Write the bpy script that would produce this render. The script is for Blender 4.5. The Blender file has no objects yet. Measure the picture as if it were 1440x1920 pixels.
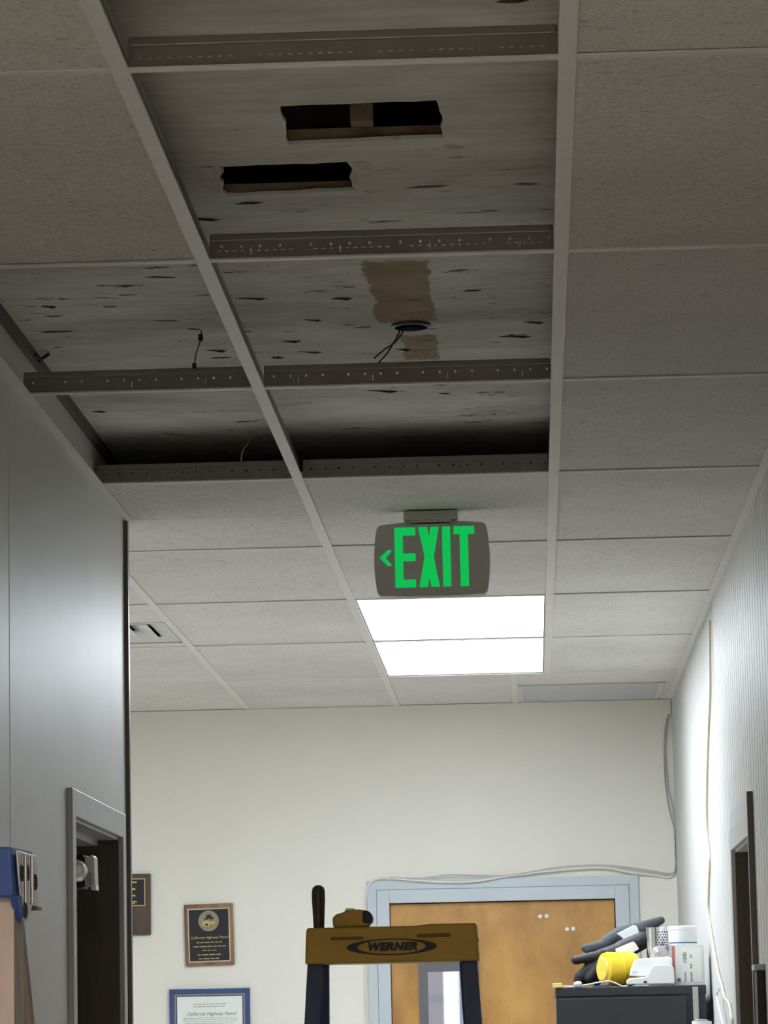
import bpy, bmesh, math, random
from mathutils import Vector, Matrix
random.seed(7)
R = math.radians
scn = bpy.context.scene
col = scn.collection

# ------------------------------------------------------------------ camera, world, exposure
CAMZ = 1.55
cam_data = bpy.data.cameras.new('camera')
cam = bpy.data.objects.new('camera', cam_data); col.objects.link(cam)
cam_data.sensor_fit = 'HORIZONTAL'; cam_data.sensor_width = 36.0
cam_data.lens = 6651.1 / 1440 * 36.0
cam_data.clip_start = 0.05; cam_data.clip_end = 200
cam.matrix_world = (Matrix.Translation((0, 0, CAMZ)) @ Matrix.Rotation(0.0394, 4, 'Z')
                    @ Matrix.Rotation(math.pi / 2 + 0.1443, 4, 'X') @ Matrix.Rotation(-0.0205, 4, 'Z'))
scn.camera = cam
world = bpy.data.worlds.new('world'); scn.world = world; world.use_nodes = True
world.node_tree.nodes['Background'].inputs[0].default_value = (0.80, 0.88, 1.0, 1)
world.node_tree.nodes['Background'].inputs[1].default_value = 2.2
vs = scn.view_settings
vs.view_transform = 'Standard'; vs.look = 'None'; vs.gamma = 1.0; vs.use_curve_mapping = False
vs.exposure = 0.25
PANEL_STRENGTH = 14.0
HALL_FILL_STRENGTH = 9.0  # strength of the added hallway fill panels

# ------------------------------------------------------------------ materials
def mat(name, color, rough=0.6, metal=0.0, var=0.0, vscale=8.0, stretch=(1, 1, 1), bump=0.0, bscale=40.0,
        emit=None, estr=0.0, spec=0.5, color2=None, detail=5.0, trans=0.0):
    m = bpy.data.materials.new(name); m.use_nodes = True
    nt = m.node_tree; N = nt.nodes; L = nt.links
    b = N['Principled BSDF']
    c = tuple(color) + (1,)
    b.inputs['Base Color'].default_value = c
    b.inputs['Roughness'].default_value = rough
    b.inputs['Metallic'].default_value = metal
    b.inputs['Specular IOR Level'].default_value = spec
    if trans: b.inputs['Transmission Weight'].default_value = trans
    if emit:
        b.inputs['Emission Color'].default_value = tuple(emit) + (1,)
        b.inputs['Emission Strength'].default_value = estr
    if var or bump:
        tc = N.new('ShaderNodeTexCoord'); mp = N.new('ShaderNodeMapping')
        oi = N.new('ShaderNodeObjectInfo'); cx = N.new('ShaderNodeCombineXYZ')
        mu = N.new('ShaderNodeMath'); mu.operation = 'MULTIPLY'; mu.inputs[1].default_value = 37.0
        L.new(oi.outputs['Random'], mu.inputs[0])
        for i in range(3): L.new(mu.outputs[0], cx.inputs[i])
        L.new(tc.outputs['Object'], mp.inputs['Vector']); L.new(cx.outputs[0], mp.inputs['Location'])
        mp.inputs['Scale'].default_value = stretch
    if var:
        n = N.new('ShaderNodeTexNoise'); n.inputs['Scale'].default_value = vscale; n.inputs['Detail'].default_value = detail
        n.inputs['Roughness'].default_value = 0.6
        L.new(mp.outputs[0], n.inputs['Vector'])
        r = N.new('ShaderNodeValToRGB')
        c2 = color2 if color2 else tuple(x * (1 - var) for x in color)
        r.color_ramp.elements[0].position = 0.32; r.color_ramp.elements[0].color = tuple(c2) + (1,)
        r.color_ramp.elements[1].position = 0.68; r.color_ramp.elements[1].color = tuple(min(1, x * (1 + var * 0.4)) for x in color) + (1,)
        L.new(n.outputs['Fac'], r.inputs[0]); L.new(r.outputs[0], b.inputs['Base Color'])
    if bump:
        n2 = N.new('ShaderNodeTexNoise'); n2.inputs['Scale'].default_value = bscale; n2.inputs['Detail'].default_value = 6
        L.new(mp.outputs[0], n2.inputs['Vector'])
        bp = N.new('ShaderNodeBump'); bp.inputs['Strength'].default_value = bump; bp.inputs['Distance'].default_value = 0.004
        L.new(n2.outputs['Fac'], bp.inputs['Height']); L.new(bp.outputs[0], b.inputs['Normal'])
    return m

def tile_material():
    """lay-in ceiling tile: off white mineral board, fine speckle and short fissures"""
    m = mat('ceiling_tile', (0.80, 0.79, 0.765), 0.95, var=0.10, vscale=1.6, bump=0.25, bscale=120, spec=0.15)
    nt = m.node_tree; N = nt.nodes; L = nt.links; b = N['Principled BSDF']
    base = b.inputs['Base Color'].links[0].from_socket
    mp = [n for n in N if n.type == 'MAPPING'][0]
    mp2 = N.new('ShaderNodeMapping'); mp2.inputs['Scale'].default_value = (45, 75, 1)
    L.new(mp.outputs[0], mp2.inputs['Vector'])
    n = N.new('ShaderNodeTexNoise'); n.inputs['Scale'].default_value = 1.0; n.inputs['Detail'].default_value = 3
    L.new(mp2.outputs[0], n.inputs['Vector'])
    r = N.new('ShaderNodeValToRGB')
    r.color_ramp.elements[0].position = 0.26; r.color_ramp.elements[0].color = (0.70, 0.68, 0.65, 1)
    r.color_ramp.elements[1].position = 0.40; r.color_ramp.elements[1].color = (1, 1, 1, 1)
    L.new(n.outputs['Fac'], r.inputs[0])
    n3 = N.new('ShaderNodeTexNoise'); n3.inputs['Scale'].default_value = 160; n3.inputs['Detail'].default_value = 3
    L.new(mp.outputs[0], n3.inputs['Vector'])
    r3 = N.new('ShaderNodeValToRGB')
    r3.color_ramp.elements[0].position = 0.3; r3.color_ramp.elements[0].color = (0.78, 0.76, 0.74, 1)
    r3.color_ramp.elements[1].position = 0.6; r3.color_ramp.elements[1].color = (1, 1, 1, 1)
    L.new(n3.outputs['Fac'], r3.inputs[0])
    x = N.new('ShaderNodeMix'); x.data_type = 'RGBA'; x.blend_type = 'MULTIPLY'; x.inputs[0].default_value = 1
    L.new(base, x.inputs[6]); L.new(r.outputs[0], x.inputs[7])
    y = N.new('ShaderNodeMix'); y.data_type = 'RGBA'; y.blend_type = 'MULTIPLY'; y.inputs[0].default_value = 1
    L.new(x.outputs[2], y.inputs[6]); L.new(r3.outputs[0], y.inputs[7])
    L.new(y.outputs[2], b.inputs['Base Color'])
    return m

def deck_material():
    """old whitewashed plywood: grain streaks, torn chips, two brown bare patches"""
    m = bpy.data.materials.new('old_plywood'); m.use_nodes = True
    nt = m.node_tree; N = nt.nodes; L = nt.links; b = N['Principled BSDF']
    b.inputs['Roughness'].default_value = 0.9; b.inputs['Specular IOR Level'].default_value = 0.15
    tc = N.new('ShaderNodeTexCoord')
    def noise(scale, detail=5, rough=0.6):
        mp = N.new('ShaderNodeMapping'); mp.inputs['Scale'].default_value = scale
        L.new(tc.outputs['Object'], mp.inputs['Vector'])
        n = N.new('ShaderNodeTexNoise'); n.inputs['Scale'].default_value = 1; n.inputs['Detail'].default_value = detail
        n.inputs['Roughness'].default_value = rough
        L.new(mp.outputs[0], n.inputs['Vector']); return n.outputs['Fac']
    def ramp(f, p0, c0, p1, c1):
        r = N.new('ShaderNodeValToRGB'); e = r.color_ramp.elements
        e[0].position = p0; e[0].color = c0 + (1,); e[1].position = p1; e[1].color = c1 + (1,)
        L.new(f, r.inputs[0]); return r.outputs[0]
    def mix(a, c, f, mode='MIX'):
        x = N.new('ShaderNodeMix'); x.data_type = 'RGBA'; x.blend_type = mode
        if isinstance(f, float): x.inputs[0].default_value = f
        else: L.new(f, x.inputs[0])
        if isinstance(a, tuple): x.inputs[6].default_value = a + (1,)
        else: L.new(a, x.inputs[6])
        if isinstance(c, tuple): x.inputs[7].default_value = c + (1,)
        else: L.new(c, x.inputs[7])
        return x.outputs[2]
    def math_(op, a, c=None, clamp=False):
        x = N.new('ShaderNodeMath'); x.operation = op; x.use_clamp = clamp
        for i, v in enumerate((a, c)):
            if v is None: continue
            if isinstance(v, (int, float)): x.inputs[i].default_value = v
            else: L.new(v, x.inputs[i])
        return x.outputs[0]
    base = ramp(noise((1.6, 2.2, 1), 8, 0.65), 0.28, (0.50, 0.49, 0.45), 0.66, (0.92, 0.93, 0.90))
    base = mix(base, ramp(noise((4, 34, 1), 6), 0.3, (0.88, 0.86, 0.82), 0.55, (1, 1, 1)), 1.0, 'MULTIPLY')
    # brown bare patches with ragged sides
    sep = N.new('ShaderNodeSeparateXYZ'); L.new(tc.outputs['Object'], sep.inputs[0])
    wob = math_('MULTIPLY', math_('SUBTRACT', noise((22, 9, 1), 5), 0.5), 0.06)
    xx = math_('ADD', sep.outputs[0], wob); yy = math_('ADD', sep.outputs[1], math_('MULTIPLY', wob, 1.5))
    def patch(cx, hx, cy, hy):
        a = math_('SUBTRACT', 1.0, math_('DIVIDE', math_('ABSOLUTE', math_('SUBTRACT', xx, cx)), hx))
        c = math_('SUBTRACT', 1.0, math_('DIVIDE', math_('ABSOLUTE', math_('SUBTRACT', yy, cy)), hy))
        return math_('MULTIPLY', math_('MINIMUM', a, c), 14, True)
    pm = math_('MAXIMUM', patch(-0.222, 0.062, 6.76, 0.30), patch(-0.205, 0.038, 7.33, 0.14))
    brown = ramp(noise((9, 5, 1), 5), 0.3, (0.34, 0.27, 0.18), 0.7, (0.47, 0.38, 0.27))
    base = mix(base, brown, pm)
    # torn chips, denser past the second grid row
    chip = ramp(noise((7, 20, 1), 8, 0.72), 0.365, (1, 1, 1), 0.40, (0, 0, 0))
    dens = ramp(noise((1.3, 1.1, 1), 3), 0.34, (0.15, 0.15, 0.15), 0.52, (1, 1, 1))
    reg = N.new('ShaderNodeMapRange'); L.new(sep.outputs[1], reg.inputs[0])
    reg.inputs[1].default_value = 5.2; reg.inputs[2].default_value = 6.4; reg.inputs[3].default_value = 0.15; reg.inputs[4].default_value = 1.0
    f = math_('MULTIPLY', math_('MULTIPLY', chip, dens), reg.outputs[0])
    base = mix(base, (0.10, 0.085, 0.07), f)
    L.new(base, b.inputs['Base Color'])
    bp = N.new('ShaderNodeBump'); bp.inputs['Strength'].default_value = 0.5; bp.inputs['Distance'].default_value = 0.004
    L.new(math_('SUBTRACT', noise((8, 40, 1), 6), f), bp.inputs['Height']); L.new(bp.outputs[0], b.inputs['Normal'])
    return m

def wood_material(name, ca, cb, sc=(3, 3, 0.6), rough=0.4):
    m = mat(name, cb, rough, var=0.3, vscale=2.2, stretch=sc, color2=ca, detail=7)
    return m

M = dict(
    tile=tile_material(), deck=deck_material(),
    grid=mat('grid_enamel', (0.74, 0.74, 0.71), 0.45, var=0.04, vscale=20),
    galv=mat('grid_steel', (0.26, 0.25, 0.235), 0.36, 0.5, var=0.1, vscale=14),
    wall_l=mat('wall_left_paint', (0.83, 0.825, 0.815), 0.43, var=0.06, vscale=1.2, bump=0.6, bscale=6),
    wall_r=mat('wall_right_paint', (0.66, 0.655, 0.64), 0.5, var=0.04, vscale=2, bump=0.25, bscale=25),
    wall_b=mat('wall_back_paint', (0.79, 0.76, 0.685), 0.75, var=0.03, vscale=2, bump=0.1, bscale=80),
    floor=mat('floor_vinyl', (0.72, 0.67, 0.60), 0.5, var=0.15, vscale=5),
    trim=mat('trim_grey', (0.55, 0.57, 0.58), 0.38, var=0.05, vscale=6),
    exitframe=mat('exit_frame_paint', (0.52, 0.575, 0.61), 0.42, var=0.04, vscale=5),
    bronze=mat('dark_corner', (0.10, 0.09, 0.08), 0.35, 0.4),
    darkframe=mat('dark_shaded_jamb', (0.10, 0.088, 0.075), 0.5, var=0.2, vscale=6, stretch=(6, 6, 0.5)),  # dark tone paints shade on jambs facing away from light; also dark trim
    door=wood_material('oak_door', (0.34, 0.165, 0.045), (0.56, 0.30, 0.085), (2.2, 2.2, 1.3), 0.38),
    brown=wood_material('brown_door', (0.16, 0.07, 0.03), (0.34, 0.16, 0.06), (6, 6, 0.5), 0.4),
    lath=mat('raw_lath', (0.33, 0.25, 0.18), 0.9, var=0.35, vscale=12),
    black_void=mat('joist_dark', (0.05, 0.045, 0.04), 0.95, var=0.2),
    panel=mat('lit_diffuser', (0.9, 0.9, 0.9), 0.6, emit=(0.84, 0.925, 1.0), estr=PANEL_STRENGTH),
    hallfill=mat('hall_fill_diffuser', (0.9, 0.9, 0.9), 0.6, emit=(1.0, 0.89, 0.76), estr=HALL_FILL_STRENGTH),
    white=mat('white_plastic', (0.80, 0.80, 0.79), 0.4),
    signbody=mat('sign_body', (0.60, 0.57, 0.54), 0.5, var=0.05, vscale=10),
    green=mat('green_led', (0.0, 0.5, 0.12), 0.5, emit=(0.0, 0.62, 0.10), estr=0.6, var=0.0),
    cable=mat('white_cable', (0.72, 0.70, 0.64), 0.5), cream=mat('cream_cable', (0.70, 0.62, 0.46), 0.5),
    greycable=mat('grey_cable', (0.42, 0.42, 0.40), 0.5),
    black=mat('black_matte', (0.022, 0.022, 0.024), 0.55), wire=mat('black_wire', (0.012, 0.012, 0.012), 0.5),
    cabinet=mat('cabinet_black', (0.030, 0.032, 0.037), 0.45, var=0.12, vscale=9),
    chrome=mat('chrome', (0.68, 0.68, 0.70), 0.18, 1.0), alu=mat('aluminium', (0.62, 0.62, 0.62), 0.38, 0.9, var=0.12, vscale=30, stretch=(1, 1, 0.2)),
    hole=mat('hole_dark', (0.03, 0.03, 0.03), 0.8),
    yellow=mat('ladder_yellow', (0.60, 0.37, 0.035), 0.48, var=0.1, vscale=14), yellowdark=mat('slot_brown', (0.23, 0.13, 0.02), 0.7),
    bluerail=mat('blue_fibreglass', (0.055, 0.085, 0.19), 0.42, var=0.15, vscale=10, stretch=(4, 4, 0.6)),
    bluecap=mat('blue_cap', (0.035, 0.085, 0.33), 0.38, var=0.08, vscale=10),
    beige=mat('dusty_fibreglass', (0.62, 0.50, 0.45), 0.6, var=0.12, vscale=9, stretch=(2, 2, 0.7)),
    striate=mat('worn_rail', (0.42, 0.39, 0.35), 0.5, var=0.55, vscale=10, stretch=(14, 14, 0.6)),
    rearrail=mat('rear_rail', (0.30, 0.245, 0.20), 0.55, var=0.2, vscale=8, stretch=(5, 5, 0.6)),
    toolbrown=mat('tool_handle', (0.095, 0.05, 0.032), 0.42, var=0.25, vscale=20, stretch=(3, 3, 0.4)),
    walnut=wood_material('walnut', (0.13, 0.065, 0.03), (0.30, 0.165, 0.085), (7, 7, 1.2), 0.35),
    darkwalnut=wood_material('dark_walnut', (0.055, 0.032, 0.022), (0.095, 0.055, 0.04), (7, 7, 1.0), 0.35),
    gold=mat('gold_print', (0.60, 0.44, 0.17), 0.35, 0.6), dullgold=mat('dull_gold', (0.30, 0.26, 0.16), 0.4, 0.5, var=0.3, vscale=60),
    plate=mat('black_plate', (0.014, 0.015, 0.02), 0.25),
    navy=mat('navy_mat', (0.035, 0.07, 0.19), 0.4, var=0.1), paper=mat('paper', (0.78, 0.80, 0.74), 0.8), ink=mat('ink', (0.16, 0.17, 0.19), 0.8),
    bronze_wood=mat('frame_tan', (0.32, 0.25, 0.2), 0.45),
    glove=mat('glove_black', (0.012, 0.012, 0.014), 0.6, var=0.2, vscale=40, bump=0.3, bscale=120),
    glovegrey=mat('glove_charcoal', (0.042, 0.046, 0.053), 0.7, var=0.2, vscale=60, bump=0.3, bscale=150),
    ybottle=mat('yellow_plastic', (0.82, 0.56, 0.015), 0.32, var=0.06), carton=mat('white_carton', (0.74, 0.73, 0.71), 0.6, var=0.03),
    bluepl=mat('blue_plastic', (0.03, 0.08, 0.32), 0.4), yellowtip=mat('pale_yellow', (0.78, 0.66, 0.22), 0.5), red=mat('red_edge', (0.5, 0.16, 0.12), 0.6),
    clear=mat('clear_plastic', (0.9, 0.9, 0.9), 0.08, trans=0.75), glass=mat('pane_glass', (0.95, 0.97, 1.0), 0.02, trans=1.0),
    winframe=mat('lite_frame', (0.13, 0.13, 0.14), 0.45), corr=mat('white_siding', (0.82, 0.82, 0.84), 0.5), post=mat('grey_post', (0.30, 0.29, 0.33), 0.6),
    ground=mat('outside_concrete', (0.42, 0.41, 0.39), 0.9, var=0.1),
    ventw=mat('vent_white', (0.62, 0.62, 0.62), 0.45), grille=mat('grille_grey', (0.60, 0.60, 0.60), 0.5, var=0.04),
)

# ------------------------------------------------------------------ mesh helpers
class MB:
    def __init__(s): s.bm = bmesh.new()
    def box(s, a, b, mtx=None):
        xs = sorted((a[0], b[0])); ys = sorted((a[1], b[1])); zs = sorted((a[2], b[2]))
        v = [s.bm.verts.new((mtx @ Vector((x, y, z))) if mtx else (x, y, z)) for z in zs for y in ys for x in xs]
        for f in ((0, 2, 3, 1), (4, 5, 7, 6), (0, 1, 5, 4), (2, 6, 7, 3), (0, 4, 6, 2), (1, 3, 7, 5)):
            s.bm.faces.new([v[i] for i in f])
        return s
    def prism(s, pts, axis, a, b, mtx=None):
        """closed outline pts (2D) extruded along axis x, y or z from a to b"""
        def P(p, t):
            q = {'x': (t, p[0], p[1]), 'y': (p[0], t, p[1]), 'z': (p[0], p[1], t)}[axis]
            return (mtx @ Vector(q)) if mtx else Vector(q)
        v0 = [s.bm.verts.new(P(p, a)) for p in pts]; v1 = [s.bm.verts.new(P(p, b)) for p in pts]
        n = len(pts)
        s.bm.faces.new(v0[::-1]); s.bm.faces.new(v1)
        for i in range(n): s.bm.faces.new((v0[i], v0[(i + 1) % n], v1[(i + 1) % n], v1[i]))
        return s
    def tube(s, pts, r, seg=8, caps=True):
        pts = [Vector(p) for p in pts]
        rs = r if isinstance(r, (list, tuple)) else [r] * len(pts)
        rings = []; up = None
        for i, p in enumerate(pts):
            t = (pts[min(i + 1, len(pts) - 1)] - pts[max(i - 1, 0)])
            if t.length < 1e-9: t = Vector((0, 0, 1))
            t.normalize()
            if up is None:
                up = t.orthogonal().normalized()
            else:
                up = (up - t * up.dot(t))
                if up.length < 1e-6: up = t.orthogonal()
                up.normalize()
            w = t.cross(up)
            rings.append([s.bm.verts.new(p + (up * math.cos(2 * math.pi * k / seg) + w * math.sin(2 * math.pi * k / seg)) * rs[i]) for k in range(seg)])
        for a, b in zip(rings, rings[1:]):
            for k in range(seg): s.bm.faces.new((a[k], a[(k + 1) % seg], b[(k + 1) % seg], b[k]))
        if caps:
            s.bm.faces.new(rings[0][::-1]); s.bm.faces.new(rings[-1])
        return s
    def capsule(s, a, b, ra, rb, seg=12):
        a = Vector(a); b = Vector(b); t = (b - a).normalized()
        pts, rs = [], []
        for k in range(5):
            an = math.pi / 2 * (1 - k / 4); pts.append(a - t * ra * math.sin(an)); rs.append(max(1e-4, ra * math.cos(an)))
        for k in range(5):
            an = math.pi / 2 * k / 4; pts.append(b + t * rb * math.sin(an)); rs.append(max(1e-4, rb * math.cos(an)))
        return s.tube(pts, rs, seg)
    def lathe(s, prof, c, axis='z', seg=24):
        """prof: list of (radius, height) around axis through c"""
        rings = []
        for r, h in prof:
            ring = []
            for k in range(seg):
                x = max(r, 1e-4) * math.cos(2 * math.pi * k / seg); y = max(r, 1e-4) * math.sin(2 * math.pi * k / seg)
                q = {'z': (x, y, h), 'y': (x, h, y), 'x': (h, x, y)}[axis]
                ring.append(s.bm.verts.new(Vector(c) + Vector(q)))
            rings.append(ring)
        for a, b in zip(rings, rings[1:]):
            for k in range(seg): s.bm.faces.new((a[k], a[(k + 1) % seg], b[(k + 1) % seg], b[k]))
        s.bm.faces.new(rings[0][::-1]); s.bm.faces.new(rings[-1])
        return s
    def mesh(s, name):
        bmesh.ops.recalc_face_normals(s.bm, faces=s.bm.faces[:])
        me = bpy.data.meshes.new(name); s.bm.to_mesh(me); s.bm.free(); return me
    def build(s, name, m, parent=None, bevel=0.0, smooth=False, seg=2, loc=None):
        me = s.mesh(name)
        return link(name, me, m, parent, bevel, smooth, seg, loc)

def link(name, me, m, parent=None, bevel=0.0, smooth=False, seg=2, loc=None):
    if isinstance(m, str): m = M[m]
    me.materials.clear(); me.materials.append(m)
    o = bpy.data.objects.new(name, me); col.objects.link(o)
    if parent: o.parent = parent
    if loc: o.location = loc
    if bevel:
        bv = o.modifiers.new('bevel', 'BEVEL'); bv.width = bevel; bv.segments = seg; bv.limit_method = 'ANGLE'
        bv.angle_limit = R(35)
    if smooth:
        for p in me.polygons: p.use_smooth = True
        try: me.set_sharp_from_angle(angle=R(40))
        except Exception: pass
    return o

def empty(name, loc=(0, 0, 0), rz=0.0):
    o = bpy.data.objects.new(name, None); col.objects.link(o); o.location = loc; o.rotation_euler = (0, 0, rz)
    o.empty_display_size = 0.05
    return o
def tag(o, label=None, cat=None, group=None, kind=None):
    if label: o['label'] = label
    if cat: o['category'] = cat
    if group: o['group'] = group
    if kind: o['kind'] = kind
    return o

def curve_mesh(name, loops, depth):
    """flat outline with holes (XY), extruded +-depth/2 in Z"""
    cu = bpy.data.curves.new(name, 'CURVE'); cu.dimensions = '2D'; cu.fill_mode = 'BOTH'; cu.extrude = depth / 2
    for lp in loops:
        sp = cu.splines.new('POLY'); sp.points.add(len(lp) - 1); sp.use_cyclic_u = True
        for p, q in zip(sp.points, lp): p.co = (q[0], q[1], 0, 1)
    return _to_mesh(name, cu)
def text_mesh(name, body, size, depth=0.0006, shear=0.0, offset=0.0, space=1.0, align='CENTER'):
    cu = bpy.data.curves.new(name, 'FONT'); cu.body = body; cu.size = size; cu.extrude = depth / 2
    cu.shear = shear; cu.offset = offset; cu.space_character = space; cu.align_x = align; cu.align_y = 'CENTER'
    cu.resolution_u = 3
    return _to_mesh(name, cu)
def _to_mesh(name, cu):
    o = bpy.data.objects.new('tmp', cu); col.objects.link(o)
    dg = bpy.context.evaluated_depsgraph_get(); dg.update()
    me = bpy.data.meshes.new_from_object(o.evaluated_get(dg)); me.name = name
    bpy.data.objects.remove(o); bpy.data.curves.remove(cu)
    return me
FRONT = Matrix(((1, 0, 0, 0), (0, 0, -1, 0), (0, 1, 0, 0), (0, 0, 0, 1)))   # XY drawing -> facing -Y (toward the camera)
def front(me, x, y, z, rot=0.0, scale=1.0):
    me.transform(Matrix.Translation((x, y, z)) @ FRONT @ Matrix.Rotation(rot, 4, 'Z') @ Matrix.Diagonal((scale, 1, 1, 1))); return me
def smooth_path(pts, n=8):
    pts = [Vector(p) for p in pts]; out = []
    for i in range(len(pts) - 1):
        p0 = pts[max(i - 1, 0)]; p1 = pts[i]; p2 = pts[i + 1]; p3 = pts[min(i + 2, len(pts) - 1)]
        for k in range(n):
            t = k / n
            out.append(0.5 * ((2 * p1) + (p2 - p0) * t + (2 * p0 - 5 * p1 + 4 * p2 - p3) * t * t + (3 * p1 - p0 - 3 * p2 + p3) * t ** 3))
    out.append(pts[-1]); return out
def remesh(o, voxel=0.003, it=6):
    md = o.modifiers.new('remesh', 'REMESH'); md.mode = 'VOXEL'; md.voxel_size = voxel; md.use_smooth_shade = True
    sm = o.modifiers.new('smooth', 'SMOOTH'); sm.iterations = it; sm.factor = 0.5

# ------------------------------------------------------------------ dimensions
ZC = 2.848                   # grid flange height
ZD = 2.963                   # underside of old plywood deck
P, Q = 0.6096, 1.2192
XB = 0.0772; XA = XB - P; XC = XA - P; XD = XC - P; XE = XD - P; XF = XE - P
XL, XR = -1.02, 0.585
YW = 14.44; YCOR = 8.96; YREAR = -6.0; XFAR = XF - 0.05
def row(n): return 4.678 + Q * n

# ------------------------------------------------------------------ room shell
floor = tag(MB().box((XFAR - 0.15, YREAR - 0.15, -0.1), (XR + 0.6, YW + 0.2, 0)).build('floor', 'floor'), kind='structure')

# left hallway wall with a door opening (closet-like return at YCOR)
LO = (7.85, 8.765, 2.03)     # opening y0, y1, top
wl = MB()
wl.box((XL - 0.14, YREAR, 0), (XL, LO[0], ZD)); wl.box((XL - 0.14, LO[1], 0), (XL, YCOR, ZD)); wl.box((XL - 0.14, LO[0], LO[2]), (XL, LO[1], ZD))
wall_left = tag(wl.build('wall_left', 'wall_l'), kind='structure')
MB().box((XL - 0.0, 6.94, 0.1), (XL + 0.0008, 6.955, ZC - 0.03)).build('seam_strip', 'wall_l', wall_left)
# dark angle bead along the outer corner
MB().prism([(XL - 0.02, YCOR), (XL - 0.02, YCOR + 0.004), (XL + 0.011, YCOR + 0.004), (XL + 0.011, YCOR - 0.022), (XL, YCOR - 0.022), (XL, YCOR)], 'z', 0.0, ZC - 0.004).build('corner_guard', 'bronze', wall_left)
wlr = MB().box((XFAR - 0.0, YCOR - 0.14, 0), (XL - 0.14, YCOR, ZD))
tag(wlr.build('wall_return', 'wall_l'), kind='structure')
tag(MB().box((XFAR - 0.12, YCOR, 0), (XFAR, YW, ZD)).build('wall_far_left', 'wall_b'), kind='structure')
tag(MB().box((XL - 0.14, YREAR - 0.12, 0), (XR + 0.12, YREAR, ZD)).build('wall_rear', 'wall_b'), kind='structure')

# right wall: smooth near the far corner, vertical grooved boards towards the camera
RO = (9.44, 10.26, 2.035)
def grooved(y0, y1, z0, z1, mbx):
    pts = [(XR + 0.12, y0)]
    y = math.ceil(y0 / 0.1) * 0.1
    prof = [(XR, y0)]
    while y < y1 - 0.02:
        if y > y0 + 0.02: prof += [(XR, y - 0.005), (XR + 0.012, y - 0.003), (XR + 0.012, y + 0.003), (XR, y + 0.005)]
        y += 0.1
    prof.append((XR, y1))
    mbx.prism([(XR + 0.12, y0)] + prof + [(XR + 0.12, y1)], 'z', z0, z1)
wr = MB()
grooved(YREAR, RO[0], 0, ZD, wr); grooved(RO[1], 11.05, 0, ZD, wr); grooved(RO[0], RO[1], RO[2], ZD, wr)
wall_right = tag(wr.build('wall_right', 'wall_r'), kind='structure')
tag(MB().box((XR, 11.05, 0), (XR + 0.12, YW, ZD)).build('wall_right_plaster', mat('plaster_toned_down', (0.54, 0.535, 0.52), 0.8, var=0.03, vscale=2, bump=0.1, bscale=60, spec=0.25)), kind='structure')  # smooth stretch coloured darker than the boards to offset the panels' glare
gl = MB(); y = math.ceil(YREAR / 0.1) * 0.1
while y < 11.02:                                   # dark strips along the bottoms of the grooves between the boards
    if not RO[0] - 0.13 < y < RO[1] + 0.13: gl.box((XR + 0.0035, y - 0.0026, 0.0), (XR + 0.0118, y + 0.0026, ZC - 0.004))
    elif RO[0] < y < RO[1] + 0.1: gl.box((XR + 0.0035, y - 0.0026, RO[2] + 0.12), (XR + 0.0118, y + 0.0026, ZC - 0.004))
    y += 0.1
tag(gl.build('board_groove', mat('groove_dark', (0.16, 0.145, 0.13), 0.8), wall_right), kind='stuff')

# back wall with exit door opening
EX0, EX1, EZ = -0.60, 0.353, 2.067     # rough opening
wb = MB()
wb.box((XFAR - 0.12, YW, 0), (EX0, YW + 0.15, ZD)); wb.box((EX1, YW, 0), (XR + 0.12, YW + 0.15, ZD)); wb.box((EX0, YW, EZ), (EX1, YW + 0.15, ZD))
wall_back = tag(wb.build('wall_back', 'wall_b'), kind='structure')

# ------------------------------------------------------------------ ceiling: plywood deck, grid, tiles
ceiling = tag(empty('ceiling', (0, 0, 0)), kind='structure')
def jag(pts, n, amp):
    out = []
    for i in range(len(pts)):
        a = Vector(pts[i]); b = Vector(pts[(i + 1) % len(pts)])
        for k in range(n):
            p = a.lerp(b, k / n); j = amp if k else amp * 0.4
            out.append((p.x + random.uniform(-j, j), p.y + random.uniform(-j, j)))
    return out
hole1 = jag([(-0.357, 5.33), (-0.115, 5.322), (-0.110, 5.555), (-0.362, 5.57)], 7, 0.0035)
hole2 = jag([(-0.485, 5.705), (-0.272, 5.695), (-0.268, 5.895), (-0.492, 5.915)], 7, 0.006)
circ = [(-0.2165 + 0.037 * math.cos(t * math.pi / 12), 7.075 + 0.037 * math.sin(t * math.pi / 12)) for t in range(24)]
outer = [(XFAR, YREAR), (XR + 0.1, YREAR), (XR + 0.1, YW), (XFAR, YW)]
deck_me = curve_mesh('deck', [outer, hole1, hole2, circ], 0.006)
deck_me.transform(Matrix.Translation((0, 0, ZD + 0.003)))
deck = link('deck', deck_me, 'deck', ceiling); deck['label'] = 'old whitewashed plywood with torn chips'
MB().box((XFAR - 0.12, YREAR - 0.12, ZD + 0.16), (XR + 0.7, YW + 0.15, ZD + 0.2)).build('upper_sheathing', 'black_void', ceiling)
# rim closing the joist space
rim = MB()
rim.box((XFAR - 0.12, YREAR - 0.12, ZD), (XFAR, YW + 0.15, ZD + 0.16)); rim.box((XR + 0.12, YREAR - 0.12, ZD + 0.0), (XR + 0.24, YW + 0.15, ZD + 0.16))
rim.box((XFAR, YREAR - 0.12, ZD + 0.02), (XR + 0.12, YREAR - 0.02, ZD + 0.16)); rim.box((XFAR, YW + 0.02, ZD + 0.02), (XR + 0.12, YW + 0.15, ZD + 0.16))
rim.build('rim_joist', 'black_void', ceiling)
MB().box((-0.258, 5.50, ZD + 0.018), (-0.222, 5.54, ZD + 0.09)).build('wood_block', 'lath', ceiling)
MB().box((-0.42, 5.30, ZD + 0.055), (-0.05, 5.34, ZD + 0.16)).build('joist', 'lath', ceiling)
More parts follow.
